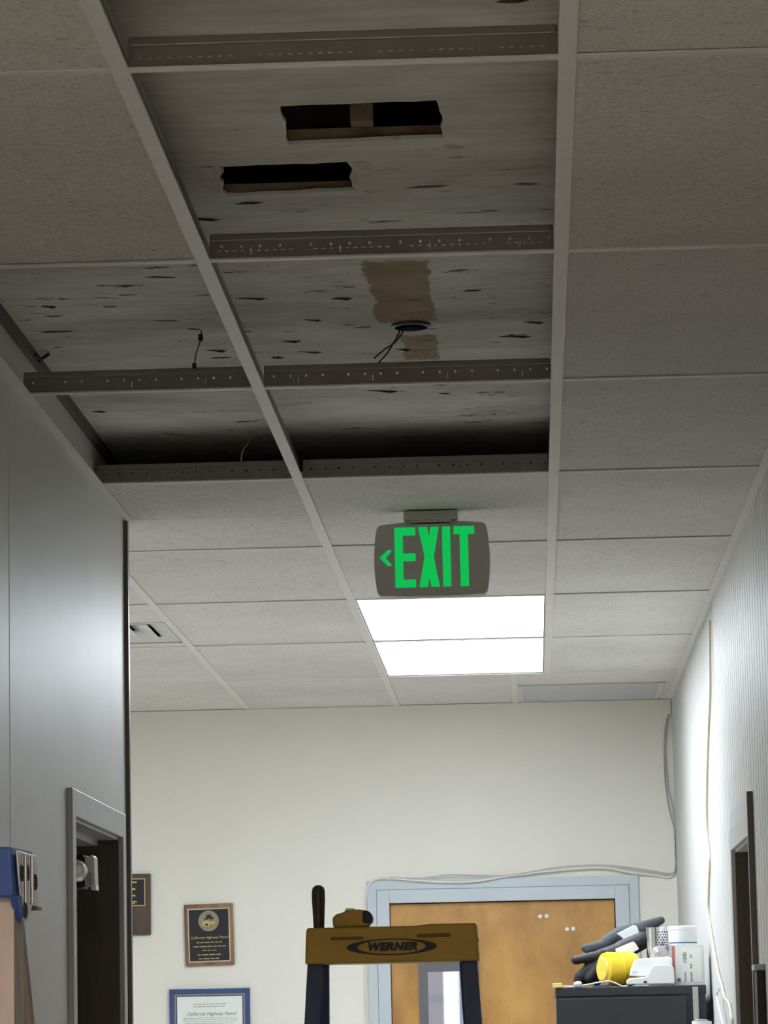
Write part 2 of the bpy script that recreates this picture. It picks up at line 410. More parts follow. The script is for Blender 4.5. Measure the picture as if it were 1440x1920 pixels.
# raw lath edges along the far sides of the cut holes
MB().box((-0.372, 5.574, ZD + 0.0062), (-0.100, 5.60, ZD + 0.026)).build('lath_edge', 'lath', deck)
MB().box((-0.50, 5.918, ZD + 0.0062), (-0.26, 5.94, ZD + 0.022)).build('lath_edge', 'lath', deck)
# round electrical cut-out with a steel ring and two cut wires
ring = MB().lathe([(0.040, 0.0), (0.040, -0.006), (0.034, -0.008), (0.0335, 0.04), (0.037, 0.04), (0.037, 0.0)], (-0.2165, 7.075, ZD), 'z', 28)
ring.build('junction_ring', mat('ring_steel', (0.10, 0.10, 0.105), 0.4, 0.5), ceiling, smooth=True)
for pts in ([(-0.231, 7.09, ZD + 0.03), (-0.234, 7.09, ZD - 0.012), (-0.252, 7.09, ZD - 0.035), (-0.272, 7.09, ZD - 0.048), (-0.294, 7.09, ZD - 0.066)],
            [(-0.238, 7.08, ZD + 0.03), (-0.240, 7.08, ZD - 0.012), (-0.255, 7.08, ZD - 0.040), (-0.268, 7.08, ZD - 0.060), (-0.285, 7.08, ZD - 0.078)]):
    MB().tube(smooth_path(pts, 5), 0.0016, 6).build('cut_wire', 'wire', ceiling)
# old hanger wire with clips, hooked on the deck
h = MB().tube(smooth_path([(-0.644, 7.08, ZD), (-0.646, 7.08, ZD - 0.02), (-0.656, 7.085, ZD - 0.048), (-0.660, 7.09, ZD - 0.072)], 4), 0.0012, 6)
hw = h.build('hanger_wire', 'wire', ceiling)
MB().box((-0.650, 7.075, ZD - 0.022), (-0.641, 7.085, ZD - 0.008)).build('wire_clip', 'wire', hw)
MB().box((-0.664, 7.085, ZD - 0.076), (-0.656, 7.095, ZD - 0.066)).build('wire_clip', 'wire', hw)
MB().tube(smooth_path([(-0.665, 8.30, ZC + 0.04), (-0.660, 8.30, ZC + 0.065), (-0.648, 8.31, ZC + 0.085), (-0.644, 8.32, ZD)], 5), 0.0016, 6).build('hanger_wire', 'greycable', ceiling)
# torn veneer splinters curling down from the plywood
torn = mat('torn_veneer', (0.12, 0.10, 0.08), 0.9, var=0.3, vscale=30)
pale = mat('pale_veneer', (0.70, 0.69, 0.65), 0.9, var=0.2, vscale=20)
for i, (fx, fy) in enumerate([(-0.458, 5.97), (-0.553, 6.081), (0.02, 5.889), (-0.801, 6.815), (-0.752, 6.708), (-0.659, 7.062), (-0.572, 7.103), (-0.633, 7.297), (-0.633, 7.381), (-0.471, 7.221), (-0.512, 7.399), (-0.44, 7.344), (-0.938, 7.05), (-0.966, 7.997), (0.032, 7.09), (-0.007, 7.237), (-0.087, 6.761), (-0.17, 7.885), (-0.309, 7.829), (-0.148, 5.888), (-0.413, 7.004), (-0.519, 6.776), (-0.919, 6.798), (-0.673, 6.555), (-0.343, 6.801), (0.004, 4.798), (-0.243, 7.343)]):
    ln = random.uniform(0.014, 0.04); wd = random.uniform(0.010, 0.028); dp = random.uniform(0.002, 0.006)
    ang = random.uniform(-0.25, 0.25)
    mt = Matrix.Translation((fx, fy, ZD)) @ Matrix.Rotation(ang, 4, 'Z')
    b_ = MB(); P_ = [(-ln, 0, 0), (-ln * 0.3, -wd * 0.5, -dp * 0.5), (ln * 0.5, -wd * 0.35, -dp), (ln, wd * 0.1, -0.0002), (ln * 0.3, wd * 0.5, 0), (-ln * 0.5, wd * 0.35, 0)]
    lo = [b_.bm.verts.new(mt @ Vector(p)) for p in P_]; hi = [b_.bm.verts.new(mt @ (Vector(p) + Vector((0, 0, 0.0012)))) for p in P_]
    b_.bm.faces.new(lo); b_.bm.faces.new(hi[::-1])
    for k in range(6): b_.bm.faces.new((lo[k], lo[(k + 1) % 6], hi[(k + 1) % 6], hi[k]))
    b_.build('veneer_splinter', torn, deck)
for px_, sgn in ((-0.497, -1), (-0.262, 1)):
    for k in range(4):
        y_ = 5.715 + k * 0.045; b_ = MB(); w_ = random.uniform(0.022, 0.036)
        P_ = [(px_, y_ - 0.02, -0.004), (px_, y_ + 0.022, -0.005), (px_ + sgn * w_, y_ + 0.018, -0.0003), (px_ + sgn * w_ * 0.9, y_ - 0.012, -0.0003)]
        lo = [b_.bm.verts.new((p[0], p[1], ZD + p[2])) for p in P_]; hi = [b_.bm.verts.new((p[0], p[1], ZD + p[2] + 0.0012)) for p in P_]
        b_.bm.faces.new(lo); b_.bm.faces.new(hi[::-1])
        for q in range(4): b_.bm.faces.new((lo[q], lo[(q + 1) % 4], hi[(q + 1) % 4], hi[q]))
        b_.build('veneer_flap', pale, deck)
# dark batten in the angle between the left wall and the deck
MB().box((XL, 3.2, ZD - 0.022), (XL + 0.014, 9.0, ZD)).build('edge_batten', 'darkframe', ceiling)
MB().tube(smooth_path([(XL + 0.016, 7.22, ZD - 0.012), (XL + 0.026, 7.24, ZD - 0.018), (XL + 0.04, 7.25, ZD - 0.008), (XL + 0.03, 7.28, ZD - 0.004), (XL + 0.018, 7.26, ZD - 0.02)], 5), 0.003, 6).build('wire_tangle', 'wire', ceiling)

def web_strip(length, holes, z0=0.001, z1=0.043, hz=None):
    """upright sheet with real punched holes; holes = list of (x0, x1, za, zb)"""
    xs = sorted({0.0, length} | {h for q in holes for h in q[:2]})
    zs = sorted({z0, z1} | {h for q in holes for h in q[2:]})
    bm = bmesh.new(); vd = {}
    def V(x, z):
        k = (round(x, 5), round(z, 5))
        if k not in vd: vd[k] = bm.verts.new((x, 0, z))
        return vd[k]
    for a, b in zip(xs, xs[1:]):
        for c, d in zip(zs, zs[1:]):
            mx, mz = (a + b) / 2, (c + d) / 2
            if any(q[0] < mx < q[1] and q[2] < mz < q[3] for q in holes): continue
            bm.faces.new((V(a, c), V(b, c), V(b, d), V(a, d)))
    me = bpy.data.meshes.new('web'); bm.to_mesh(me); bm.free(); return me
def punched(length, dashes=False, dots=True):
    hs = []; x = 0.07
    while dots and x - 0.06 < length:
        for dx in (-0.05, -0.016, 0.016, 0.05):
            if 0.006 < x + dx < length - 0.006: hs.append((x + dx - 0.002, x + dx + 0.002, 0.0205, 0.025))
        if 0.006 < x < length - 0.006: hs.append((x - 0.0008, x + 0.0008, 0.008, 0.0205))
        x += 0.1524
    if dashes:
        x = 0.012; k = 0
        while x < length - 0.012:
            if k % 12 < 10: hs.append((x, x + 0.006, 0.0145, 0.0160))
            x += 0.0137; k += 1
    return hs
TEE = {}
def cross_tee(x0, x1, y, full=True, dashes=False, dots=True):
    """inverted T: white enamel flange, steel web with holes, bulb on top"""
    ln = x1 - x0
    o = MB().box((x0, y - 0.0095, ZC - 0.0022), (x1, y + 0.0095, ZC + 0.001)).build('cross_tee', 'grid', ceiling)
    if full:
        w = link('web', web_strip(ln, punched(ln, dashes, dots)), 'galv', o, loc=(x0, y, ZC))
        sd = w.modifiers.new('thick', 'SOLIDIFY'); sd.thickness = 0.0008; sd.offset = 0
        MB().box((x0 + 0.001, y - 0.0035, ZC + 0.032), (x1 - 0.001, y + 0.0035, ZC + 0.045)).build('bulb', 'galv', o, bevel=0.002)
    return o
def runner(x, y0, y1):
    o = MB().box((x - 0.0125, y0, ZC - 0.0006), (x + 0.0125, y1, ZC + 0.0006)).build('main_runner', 'grid', ceiling)
    MB().box((x - 0.0006, y0, ZC + 0.0006), (x + 0.0006, y1, ZC + 0.036)).build('web', 'grid', o)
    MB().box((x - 0.0035, y0, ZC + 0.034), (x + 0.0035, y1, ZC + 0.046)).build('bulb', 'galv', o)
    return o
YEND = YW
for ya, yb in ((YREAR, 5.30), (5.302, row(8) - Q)):     # runner B is spliced between the first two rows
    runner(XB, ya, yb if yb > 6 else yb)
runner(XA, YREAR, YEND)
runner(XC, YCOR + 0.0, YEND); runner(XD, YCOR, YEND); runner(XE, YCOR, YEND)
# wall angles
def wall_angle(pts_a, pts_b, side):
    (x0, y0), (x1, y1) = pts_a, pts_b
    m = MB()
    if side in ('L', 'R'):
        s = 1 if side == 'L' else -1
        m.box((x0, y0, ZC - 0.001), (x0 + s * 0.022, y1, ZC)); m.box((x0, y0, ZC), (x0 + s * 0.001, y1, ZC + 0.022))
    else:
        m.box((x0, y0 - 0.022, ZC - 0.001), (x1, y0, ZC)); m.box((x0, y0 - 0.001, ZC), (x1, y0, ZC + 0.022))
    return m.build('wall_angle', 'grid', ceiling)
wall_angle((XL, YREAR), (XL, YCOR), 'L'); wall_angle((XR, YREAR), (XR, YW - 0.022), 'R'); wall_angle((XFAR, YW), (XR, YW), 'B')
wall_angle((XFAR, YCOR), (XFAR, YW - 0.022), 'L')

TILES = {}
def ceiling_tile(x0, x1, y0, y1):
    x0 += 0.002; x1 -= 0.002; y0 += 0.002; y1 -= 0.002
    k = (round(x1 - x0, 3), round(y1 - y0, 3))
    if k not in TILES:
        me = MB().box((0, 0, 0), (k[0], k[1], 0.015)).mesh('ceiling_tile'); me.materials.append(M['tile']); TILES[k] = me
    o = bpy.data.objects.new('ceiling_tile', TILES[k]); col.objects.link(o); o.parent = ceiling
    sag = random.uniform(0.0012, 0.0022)
    o.location = (x0, y0, ZC + sag)
    o.rotation_euler = (random.uniform(-0.0006, 0.0006), random.uniform(-0.0008, 0.0008), 0)
    return o
VENT = (XD + 0.0, XC, 11.265, 11.865)
for n in range(-9, 8):
    y0, y1 = max(row(n), YREAR), min(row(n + 1), YW)
    # right column
    if n < 7: ceiling_tile(XB, XR, y0, y1)
    # middle column: open from n=-1 to 2, lit panels at 5 and 6
    if (n < -1 and n not in (-3, -4, -7, -8)) or n in (3, 4): ceiling_tile(XA, XB, y0, y1)
    # left hallway column
    if n < 1: ceiling_tile(XL, XA, y0, y1)
    if n == 3:
        ceiling_tile(XL, XA, y0, YCOR); ceiling_tile(XC, XA, YCOR, y1)
    if n > 3: ceiling_tile(XC, XA, y0, y1)
    # the wider room beyond the corner
    if n >= 3:
        ya = max(y0, YCOR)
        for xa, xb in ((XD, XC), (XE, XD), (XF, XE)):
            if xa == XD and n == 5:
                ceiling_tile(xa, xb, ya, VENT[2]); ceiling_tile(xa, xb, VENT[3], y1)
            elif xa == XF and n == 5: pass
            else: ceiling_tile(xa, xb, ya, y1)
# last row: filler tile, a short tee and the return grille
XG = -0.048
ceiling_tile(XA, XG, row(7), YW); ceiling_tile(XG, XR, row(7), 13.68)
MB().box((XG - 0.0115, row(7), ZC - 0.0004), (XG + 0.0115, YW - 0.022, ZC + 0.001)).build('short_tee', 'grid', ceiling)
ceiling_tile(0.5325, XR, 13.68, YW); ceiling_tile(XG, 0.5325, 14.318, YW)
for n in range(-8, 8):
    y = row(n)
    opn = (-1 <= n <= 3)
    cross_tee(XA + 0.0125, XB - 0.0125, y, opn, dashes=n in (0, 1), dots=n != 0)
    cross_tee(XB + 0.0125, XR - 0.022, y, False)
    if n < 4: cross_tee(XL + 0.006, XA - 0.0125, y, n in (1, 2, 3))
    else:
        cross_tee(XC + 0.0125, XA - 0.0125, y, False); cross_tee(XD + 0.0125, XC - 0.0125, y, False); cross_tee(XE + 0.0125, XD - 0.0125, y, False)
for y in (VENT[2], VENT[3]):
    cross_tee(XD + 0.0125, XC - 0.0125, y, False)

# ------------------------------------------------------------------ ceiling lights: two flat 2x4 panels in a row, then added unseen fill panels
def ceiling_light(x0, x1, y0, y1, label, glow='panel'):
    t = tag(empty('ceiling_light', ((x0 + x1) / 2, (y0 + y1) / 2, ZC)), label, 'ceiling light', 'flat lit panels in the ceiling')
    cx, cy = (x0 + x1) / 2, (y0 + y1) / 2
    a, b = (x1 - x0) / 2 - 0.013, (y1 - y0) / 2 - 0.013
    f = MB()
    w = 0.017
    f.box((-a, -b, 0.0015), (a, -b + w, 0.012)); f.box((-a, b - w, 0.0015), (a, b, 0.012))
    q_ = 0.005; f.box((-a, -b + w, 0.0015), (-a + q_, b - w, 0.012)); f.box((a - q_, -b + w, 0.0015), (a, b - w, 0.012))
    f.build('frame', 'galv', t)
    MB().box((-a + q_, -b + w, 0.003), (a - q_, b - w, 0.008)).build('diffuser', glow, t)
    MB().box((-a, -b, 0.0125), (a, b, 0.03)).build('housing', 'galv', t)
    return t
ceiling_light(XA, XB, row(5), row(6), 'bright white panel light directly behind and below the exit sign')
ceiling_light(XA, XB, row(6), row(7), 'bright white panel light farther from the exit sign, nearest the back wall')

ceiling_light(XF, XE, row(5), row(6), 'added white fill panel over the far room to the left, unseen beyond the corner')  # unseen panel added to brighten the back wall and far ceiling
for n_, w_ in ((-3, 'first'), (-4, 'second'), (-7, 'third'), (-8, 'fourth')):  # unseen panels added over and behind the camera to lift the hallway
    ceiling_light(XA, XB, row(n_), row(n_ + 1), w_ + ' added warm fill panel, unseen overhead in the hallway, counted back from the open ceiling', 'hallfill')

# ------------------------------------------------------------------ air diffuser in the far room ceiling
v = tag(empty('air_diffuser', ((VENT[0] + VENT[1]) / 2, (VENT[2] + VENT[3]) / 2, ZC)), 'square stepped white air diffuser in ceiling beside the left wall corner', 'air vent')
for k, (s, z) in enumerate(((0.288, 0.002), (0.225, 0.003), (0.16, 0.004), (0.095, 0.005))):
    m = MB(); w = 0.075 if k else 0.06
    for sx, sy in ((1, 0), (-1, 0), (0, 1), (0, -1)):
        # slanted fin: a trapezoid plate along one side of the square
        a = s; i = s - w
        q = [(-a, -a), (a, -a), (i, -i), (-i, -i)]
        rot = {(0, -1): 0, (1, 0): 90, (0, 1): 180, (-1, 0): 270}[(sx, sy)]
        mt = Matrix.Rotation(R(rot), 4, 'Z')
        rise = 0.012 if k == 0 else 0.024
        vs_ = [m.bm.verts.new(mt @ Vector((p[0], p[1], z + (rise if j > 1 else 0)))) for j, p in enumerate(q)]
        vt_ = [m.bm.verts.new(mt @ Vector((p[0], p[1], z + 0.002 + (rise if j > 1 else 0)))) for j, p in enumerate(q)]
        m.bm.faces.new(vs_); m.bm.faces.new(vt_[::-1])
        for j in range(4): m.bm.faces.new((vs_[j], vs_[(j + 1) % 4], vt_[(j + 1) % 4], vt_[j]))
    m.build('frame' if k == 0 else 'fin', 'ventw', v)
MB().box((-0.27, -0.27, 0.05), (0.27, 0.27, 0.06)).build('neck', 'ventw', v)

# return grille near the back wall
g = tag(empty('return_grille', (0.2485, 14.005, ZC)), 'pale rectangular return grille in ceiling against the back wall', 'air vent')
a, b = 0.285, 0.315; w = 0.022; m = MB()
m.box((-a, -b, -0.004), (a, -b + w, 0.006)); m.box((-a, b - w, -0.004), (a, b, 0.006)); m.box((-a, -b + w, -0.004), (-a + w, b - w, 0.006)); m.box((a - w, -b + w, -0.004), (a, b - w, 0.006))
m.build('frame', 'ventw', g)
sl = MB().box((-a + w, -0.005, -0.0005), (a - w, 0.005, 0.001), Matrix.Rotation(R(32), 4, 'X')).mesh('slat'); sl.materials.append(M['grille'])
yy = -b + w + 0.006
while yy < b - w - 0.003:
    o = bpy.data.objects.new('slat', sl); col.objects.link(o); o.parent = g; o.location = (0, yy, 0.001); yy += 0.0095
MB().box((-a + w, -b + w, 0.0075), (a - w, b - w, 0.010)).build('backing', 'grille', g)

# ------------------------------------------------------------------ exit sign
u = 0.0002426
ES = (-0.2325, 8.94, 2.726)
sx = lambda x: (x - 724) * u
sz = lambda y: (588 - y) * u
e = tag(empty('exit_sign', (ES[0], ES[1], ZC)), 'green lit exit sign with left arrow hanging under the ceiling', 'exit sign')
OZ = ES[2] - ZC
def arc(p, q, bul, n=10):
    """points from p to q bulging by bul to the left of travel"""
    p, q = Vector(p), Vector(q); d = q - p; nrm = Vector((-d.y, d.x)).normalized(); out = []
    for k in range(n):
        t = k / n; out.append(tuple(p + d * t + nrm * bul * 4 * t * (1 - t)))
    return out
def rounded(pts, r, n=4):
    out = []
    for i, p in enumerate(pts):
        a = Vector(pts[i - 1]); b = Vector(p); c = Vector(pts[(i + 1) % len(pts)])
        p0 = b + (a - b).normalized() * r; p1 = b + (c - b).normalized() * r
        for k in range(n + 1):
            t = k / n; out.append((1 - t) ** 2 * p0 + 2 * t * (1 - t) * b + t * t * p1)
    return [tuple(q) for q in out]
TL, TR, BR, BL = (150, 228), (1300, 222), (1300, 975), (145, 975)
loop = []
pts = [(sx(x), sz(y)) for x, y in (TL, TR, BR, BL)]
def corner_cut(a, b, r): a = Vector(a); b = Vector(b); return tuple(a + (b - a).normalized() * r), tuple(b + (a - b).normalized() * r)
r_ = 0.008
for i, bl in enumerate((0.0075, 0.0075, 0.0045, 0.0075)):
    p, q = corner_cut(pts[i], pts[(i + 1) % 4], r_)
    loop += arc(p, q, bl, 12) + [q]
body = MB().prism(loop, 'y', -0.020, 0.020)
body.build('housing', 'signbody', e, bevel=0.004, seg=3, loc=(0, 0, OZ))
MB().prism([(x * 0.93, z * 0.90) for x, z in loop], 'y', 0.020, 0.026).build('back_plate', 'signbody', e, loc=(0, 0, OZ))
can = MB().box((-0.070, -0.030, -0.024), (0.068, 0.030, -0.001))
can.build('canopy', 'signbody', e, bevel=0.003)
MB().box((-0.052, -0.02, -0.034), (0.052, 0.02, -0.022)).build('neck', 'signbody', e)
L_ = {
 'letter_e': [(338, 260), (555, 260), (555, 344), (423, 344), (423, 535), (553, 535), (553, 615), (423, 615), (423, 810), (553, 810), (553, 892), (338, 892)],
 'letter_x': [(588, 260), (682, 260), (697, 365), (716, 260), (802, 260), (744, 575), (802, 892), (716, 892), (694, 790), (676, 892), (588, 892), (648, 575)],
 'letter_i': [(837, 260), (920, 260), (920, 892), (837, 892)],
 'letter_t': [(956, 260), (1172, 260), (1172, 343), (1106, 343), (1106, 892), (1020, 892), (1020, 343), (956, 343)],
 'arrow': [(177, 575), (262, 494), (296, 492), (301, 510), (240, 576), (300, 645), (299, 660), (260, 661)],
}
for nm, ps in L_.items():
    me = curve_mesh(nm, [[(sx(x), sz(y)) for x, y in ps]], 0.0012)
    front(me, 0, -0.0206, OZ); link(nm, me, 'green', e)

# ------------------------------------------------------------------ left side door (jamb with painted shade, pale casing, brown leaf, closer)
d1 = tag(empty('door_1', (XL, (LO[0] + LO[1]) / 2, 0)), kind='structure')
def dpart(name, a, b, m, parent=d1, base=(XL, (LO[0] + LO[1]) / 2, 0), **k):
    mb = MB(); mb.box([a[i] - base[i] for i in range(3)], [b[i] - base[i] for i in range(3)])
    return mb.build(name, m, parent, **k)
c = 0.058; pr = 0.013
dpart('casing', (XL, LO[0] - c, 0), (XL + pr, LO[0] + 0.002, LO[2] + c), 'trim', bevel=0.002)
dpart('casing', (XL, LO[1] - 0.002, 0), (XL + pr, LO[1] + c, LO[2] + c), 'trim', bevel=0.002)
dpart('casing', (XL, LO[0] + 0.002, LO[2] - 0.002), (XL + pr, LO[1] - 0.002, LO[2] + c), 'trim', bevel=0.002)
dpart('jamb', (XL - 0.05, LO[1] - 0.008, 0), (XL, LO[1], LO[2]), 'darkframe'); dpart('jamb', (XL - 0.05, LO[0], 0), (XL, LO[0] + 0.008, LO[2]), 'darkframe')
dpart('head', (XL - 0.05, LO[0] + 0.008, LO[2] - 0.008), (XL, LO[1] - 0.008, LO[2]), 'trim')
dpart('door_stop', (XL - 0.139, LO[1] - 0.022, 0), (XL - 0.05, LO[1], LO[2] - 0.022), 'darkframe'); dpart('door_stop', (XL - 0.139, LO[0], 0), (XL - 0.05, LO[0] + 0.022, LO[2] - 0.022), 'darkframe')
dpart('head_stop', (XL - 0.139, LO[0], LO[2] - 0.022), (XL - 0.05, LO[1], LO[2]), 'trim')
leaf = dpart('door_leaf', (XL - 0.139, LO[0] + 0.022, 0.01), (XL - 0.100, LO[1] - 0.022, LO[2] - 0.026), 'brown')
MB().lathe([(0.0, 0.0), (0.021, 0.0), (0.027, 0.02), (0.027, 0.03), (0.016, 0.05), (0.0, 0.053)], (0.10 - 0.139 + 0.039 - 0.1, -0.2, 1.0), 'x', 20).build('door_knob', 'chrome', leaf, smooth=True)
# door closer bolted to the leaf head
cl = tag(empty('door_closer', (XL - 0.100, 8.16, 1.917)), 'silver door closer fixed high on the brown left door', 'door closer')
MB().box((0.001, -0.02, -0.036), (0.092, 0.075, 0.040)).build('mounting_block', 'black', cl, bevel=0.004)
MB().lathe([(0.0, -0.11), (0.018, -0.107), (0.0245, -0.098), (0.0245, -0.02), (0.0, -0.02)], (0.080, 0.0, 0.002), 'y', 24).build('cylinder', 'alu', cl, smooth=True)
MB().prism([(0.0945, 0.040), (0.103, 0.034), (0.111, 0.040), (0.116, 0.034), (0.118, -0.030), (0.0945, -0.030)], 'y', -0.018, 0.05).build('cover', 'white', cl, bevel=0.002)
MB().box((0.099, -0.0195, -0.030), (0.111, -0.0178, -0.002)).build('cover_slot', 'greycable', cl)
MB().box((0.109, -0.018, -0.041), (0.120, 0.04, -0.030)).build('arm_end', 'alu', cl)
MB().box((0.030, 0.0, 0.040), (0.070, 0.04, 0.052)).build('pinion', 'black', cl)

# ------------------------------------------------------------------ right side door
base2 = (XR, (RO[0] + RO[1]) / 2, 0)
d2 = tag(empty('door_2', base2), kind='structure')
c = 0.060
for a, b in (((XR, RO[0] - c, 0), (XR - 0.013, RO[0] + 0.002, RO[2] + c)), ((XR, RO[1] - 0.002, 0), (XR - 0.013, RO[1] + c, RO[2] + c)), ((XR, RO[0] + 0.002, RO[2] - 0.002), (XR - 0.013, RO[1] - 0.002, RO[2] + c))):
    dpart('casing', a, b, 'trim', d2, base2, bevel=0.002)
for a, b in (((XR, RO[1] + c, 0), (XR - 0.006, RO[1] + c + 0.03, RO[2] + c + 0.05)), ((XR, RO[0], RO[2] + c), (XR - 0.006, RO[1] + c, RO[2] + c + 0.05))):
    dpart('outer_trim', a, b, 'trim', d2, base2)
dpart('jamb', (XR + 0.06, RO[1] - 0.008, 0), (XR, RO[1], RO[2]), 'darkframe', d2, base2); dpart('jamb', (XR + 0.06, RO[0], 0), (XR, RO[0] + 0.008, RO[2]), 'darkframe', d2, base2)
dpart('head', (XR + 0.06, RO[0] + 0.008, RO[2] - 0.008), (XR, RO[1] - 0.008, RO[2]), 'trim', d2, base2)
dpart('door_stop', (XR + 0.119, RO[1] - 0.022, 0), (XR + 0.06, RO[1], RO[2]), 'darkframe', d2, base2); dpart('door_stop', (XR + 0.119, RO[0], 0), (XR + 0.06, RO[0] + 0.022, RO[2]), 'darkframe', d2, base2)
dpart('door_leaf', (XR + 0.119, RO[0] + 0.022, 0.01), (XR + 0.08, RO[1] - 0.022, RO[2]), 'brown', d2, base2)
# dark strip painted as the shaded near end of the casing
dpart('casing_shade', (XR, RO[0] - c - 0.02, 0), (XR - 0.016, RO[0] - c, RO[2] + c + 0.05), 'bronze', d2, base2)

# ------------------------------------------------------------------ exit door in the back wall
base3 = (-0.1235, YW, 0)
d3 = tag(empty('door_3', base3), kind='structure')
DX0, DX1, DZ = -0.580, 0.333, 2.047
def p3(name, a, b, m, parent=d3, **k): return dpart(name, a, b, m, parent, base3, **k)
yo = YW - 0.012
p3('outer_casing', (-0.669, YW, 0), (-0.632, yo, 2.139), 'exitframe'); p3('outer_casing', (0.391, YW, 0), (0.428, yo, 2.139), 'exitframe'); p3('outer_casing', (-0.632, YW, 2.102), (0.391, yo, 2.139), 'exitframe')
yi = YW - 0.017
p3('frame', (-0.6305, YW + 0.1, 0), (DX0, yi, 2.1005), 'exitframe', bevel=0.002); p3('frame', (DX1, YW + 0.1, 0), (0.3895, yi, 2.1005), 'exitframe', bevel=0.002); p3('frame', (DX0, YW + 0.1, DZ), (DX1, yi, 2.1005), 'exitframe', bevel=0.002)
p3('door_stop', (DX0, YW + 0.058, 0), (DX0 + 0.016, YW + 0.1, DZ), 'darkframe'); p3('door_stop', (DX1 - 0.016, YW + 0.058, 0), (DX1, YW + 0.1, DZ), 'darkframe'); p3('door_stop', (DX0 + 0.016, YW + 0.058, DZ - 0.016), (DX1 - 0.016, YW + 0.1, DZ), 'darkframe')
p3('threshold', (DX0, YW, 0), (DX1, YW + 0.1, 0.009), 'alu')
# leaf with a narrow vision light: built round the opening
wx0, wx1, wz0, wz1 = -0.430, -0.262, 1.20, 1.769
leafm = MB(); y0, y1 = YW + 0.012, YW + 0.056
gx0, gx1, gz = DX0 + 0.003, DX1 - 0.004, DZ - 0.004
for a, b in (((gx0, y0, 0.01), (wx0, y1, gz)), ((wx1, y0, 0.01), (gx1, y1, gz)), ((wx0, y0, 0.01), (wx1, y1, wz0)), ((wx0, y0, wz1), (wx1, y1, gz))):
    leafm.box([a[i] - base3[i] for i in range(3)], [b[i] - base3[i] for i in range(3)])
leaf3 = leafm.build('door_leaf', 'door', d3)
fw = 0.037
lf = MB()
for a, b in (((wx0 - fw, y0 - 0.012, wz0 - fw), (wx0, y0, wz1 + fw)), ((wx1, y0 - 0.012, wz0 - fw), (wx1 + fw, y0, wz1 + fw)), ((wx0, y0 - 0.012, wz1), (wx1, y0, wz1 + fw)), ((wx0, y0 - 0.012, wz0 - fw), (wx1, y0, wz0))):
    lf.box([a[i] - base3[i] for i in range(3)], [b[i] - base3[i] for i in range(3)])
lf.build('lite_frame', 'winframe', leaf3)
p3('pane', (wx0, YW + 0.030, wz0), (wx1, YW + 0.034, wz1), 'glass', leaf3)
for hx, hz in ((0.029, 1.982), (0.055, 1.983), (0.136, 1.929), (0.161, 1.930)):
    MB().lathe([(0.0, 0.0), (0.0085, 0.0), (0.0085, -0.002), (0.006, -0.0035), (0.0, -0.0035)], (hx - base3[0], y0 - base3[1], hz), 'y', 16).build('screw_cap', 'white', leaf3)
MB().tube([(0.25 - base3[0], 0.012, 1.0), (0.25 - base3[0], -0.05, 1.0), (0.16 - base3[0], -0.055, 1.0)], 0.011, 10).build('door_handle', 'alu', leaf3)

# outside, seen through the vision light: pale ribbed siding, grey post, concrete
tag(MB().box((-6, YW + 0.2, -0.12), (6, 26, -0.02)).build('ground_outside', 'ground'), kind='structure')
sd = tag(empty('siding_wall', (-0.2, 18.0, 0)), 'white ribbed metal siding outside, seen through the door window', 'siding')
for i in range(-14, 15):
    x = i * 0.115
    MB().prism([(x - 0.052, 0.0), (x - 0.042, -0.028), (x + 0.042, -0.028), (x + 0.052, 0.0)], 'z', -0.02, 3.2).build('siding_panel', 'corr', sd)
MB().box((-1.7, 0.0, -0.02), (1.7, 0.04, 3.2)).build('backing', 'post', sd)
ps = tag(MB().box((-0.14, -0.06, -0.02), (0.0, 0.06, 3.0)).build('porch_post', 'post', bevel=0.006), 'grey post outside at left edge of the door window', 'post')
ps.location = (-0.398, 15.6, 0)

# ------------------------------------------------------------------ cables
def cable(name, pts, r, m, label, cat='cable', group=None):
    o = MB().tube(smooth_path(pts), r, 6).build(name, m, smooth=True); tag(o, label, cat, group); return o
yc = YW - 0.008
cable('wall_cable', [(0.560, yc, 2.775), (0.548, yc, 2.69), (0.544, yc, 2.55), (0.555, yc, 2.42), (0.580, yc - 0.002, 2.30), (0.5795, yc, 2.21), (0.578, yc, 2.155), (0.555, yc, 2.128), (0.50, yc, 2.136), (0.40, yc - 0.012, 2.150), (0.29, yc - 0.012, 2.171), (0.15, yc - 0.012, 2.168), (0.02, yc - 0.012, 2.158), (-0.10, yc - 0.014, 2.146), (-0.22, yc - 0.014, 2.128), (-0.33, yc - 0.014, 2.126), (-0.45, yc - 0.014, 2.134), (-0.56, yc - 0.014, 2.146), (-0.625, yc - 0.012, 2.147), (-0.662, yc - 0.006, 2.120), (-0.676, yc, 2.06), (-0.680, yc, 1.9), (-0.684, yc, 1.6), (-0.684, yc, 0.4)],
      0.0045, 'cable', 'thick white cable draped from ceiling corner over the exit door frame')
cable('wall_cable', [(0.567, yc, 2.77), (0.556, yc, 2.70), (0.552, yc, 2.60), (0.560, yc - 0.008, 2.48), (0.578, yc - 0.012, 2.39), (0.5795, yc - 0.012, 2.25), (0.5795, yc - 0.010, 2.17), (0.56, yc - 0.010, 2.142), (0.46, yc - 0.012, 2.158), (0.30, yc - 0.014, 2.180), (0.12, yc - 0.014, 2.178), (-0.08, yc - 0.016, 2.150), (-0.20, yc - 0.016, 2.150), (-0.33, yc - 0.016, 2.156), (-0.45, yc - 0.016, 2.145), (-0.58, yc - 0.016, 2.150)],
      0.0028, 'greycable', 'thin grey cable looped above the exit door frame')
cd = tag(empty('raceway', (0.565, YW, ZC)), 'short white cable raceway in the ceiling corner above the exit door', 'raceway')
MB().box((-0.012, -0.022, -0.06), (0.018, 0, -0.001)).build('cover', 'wall_b', cd, bevel=0.002)
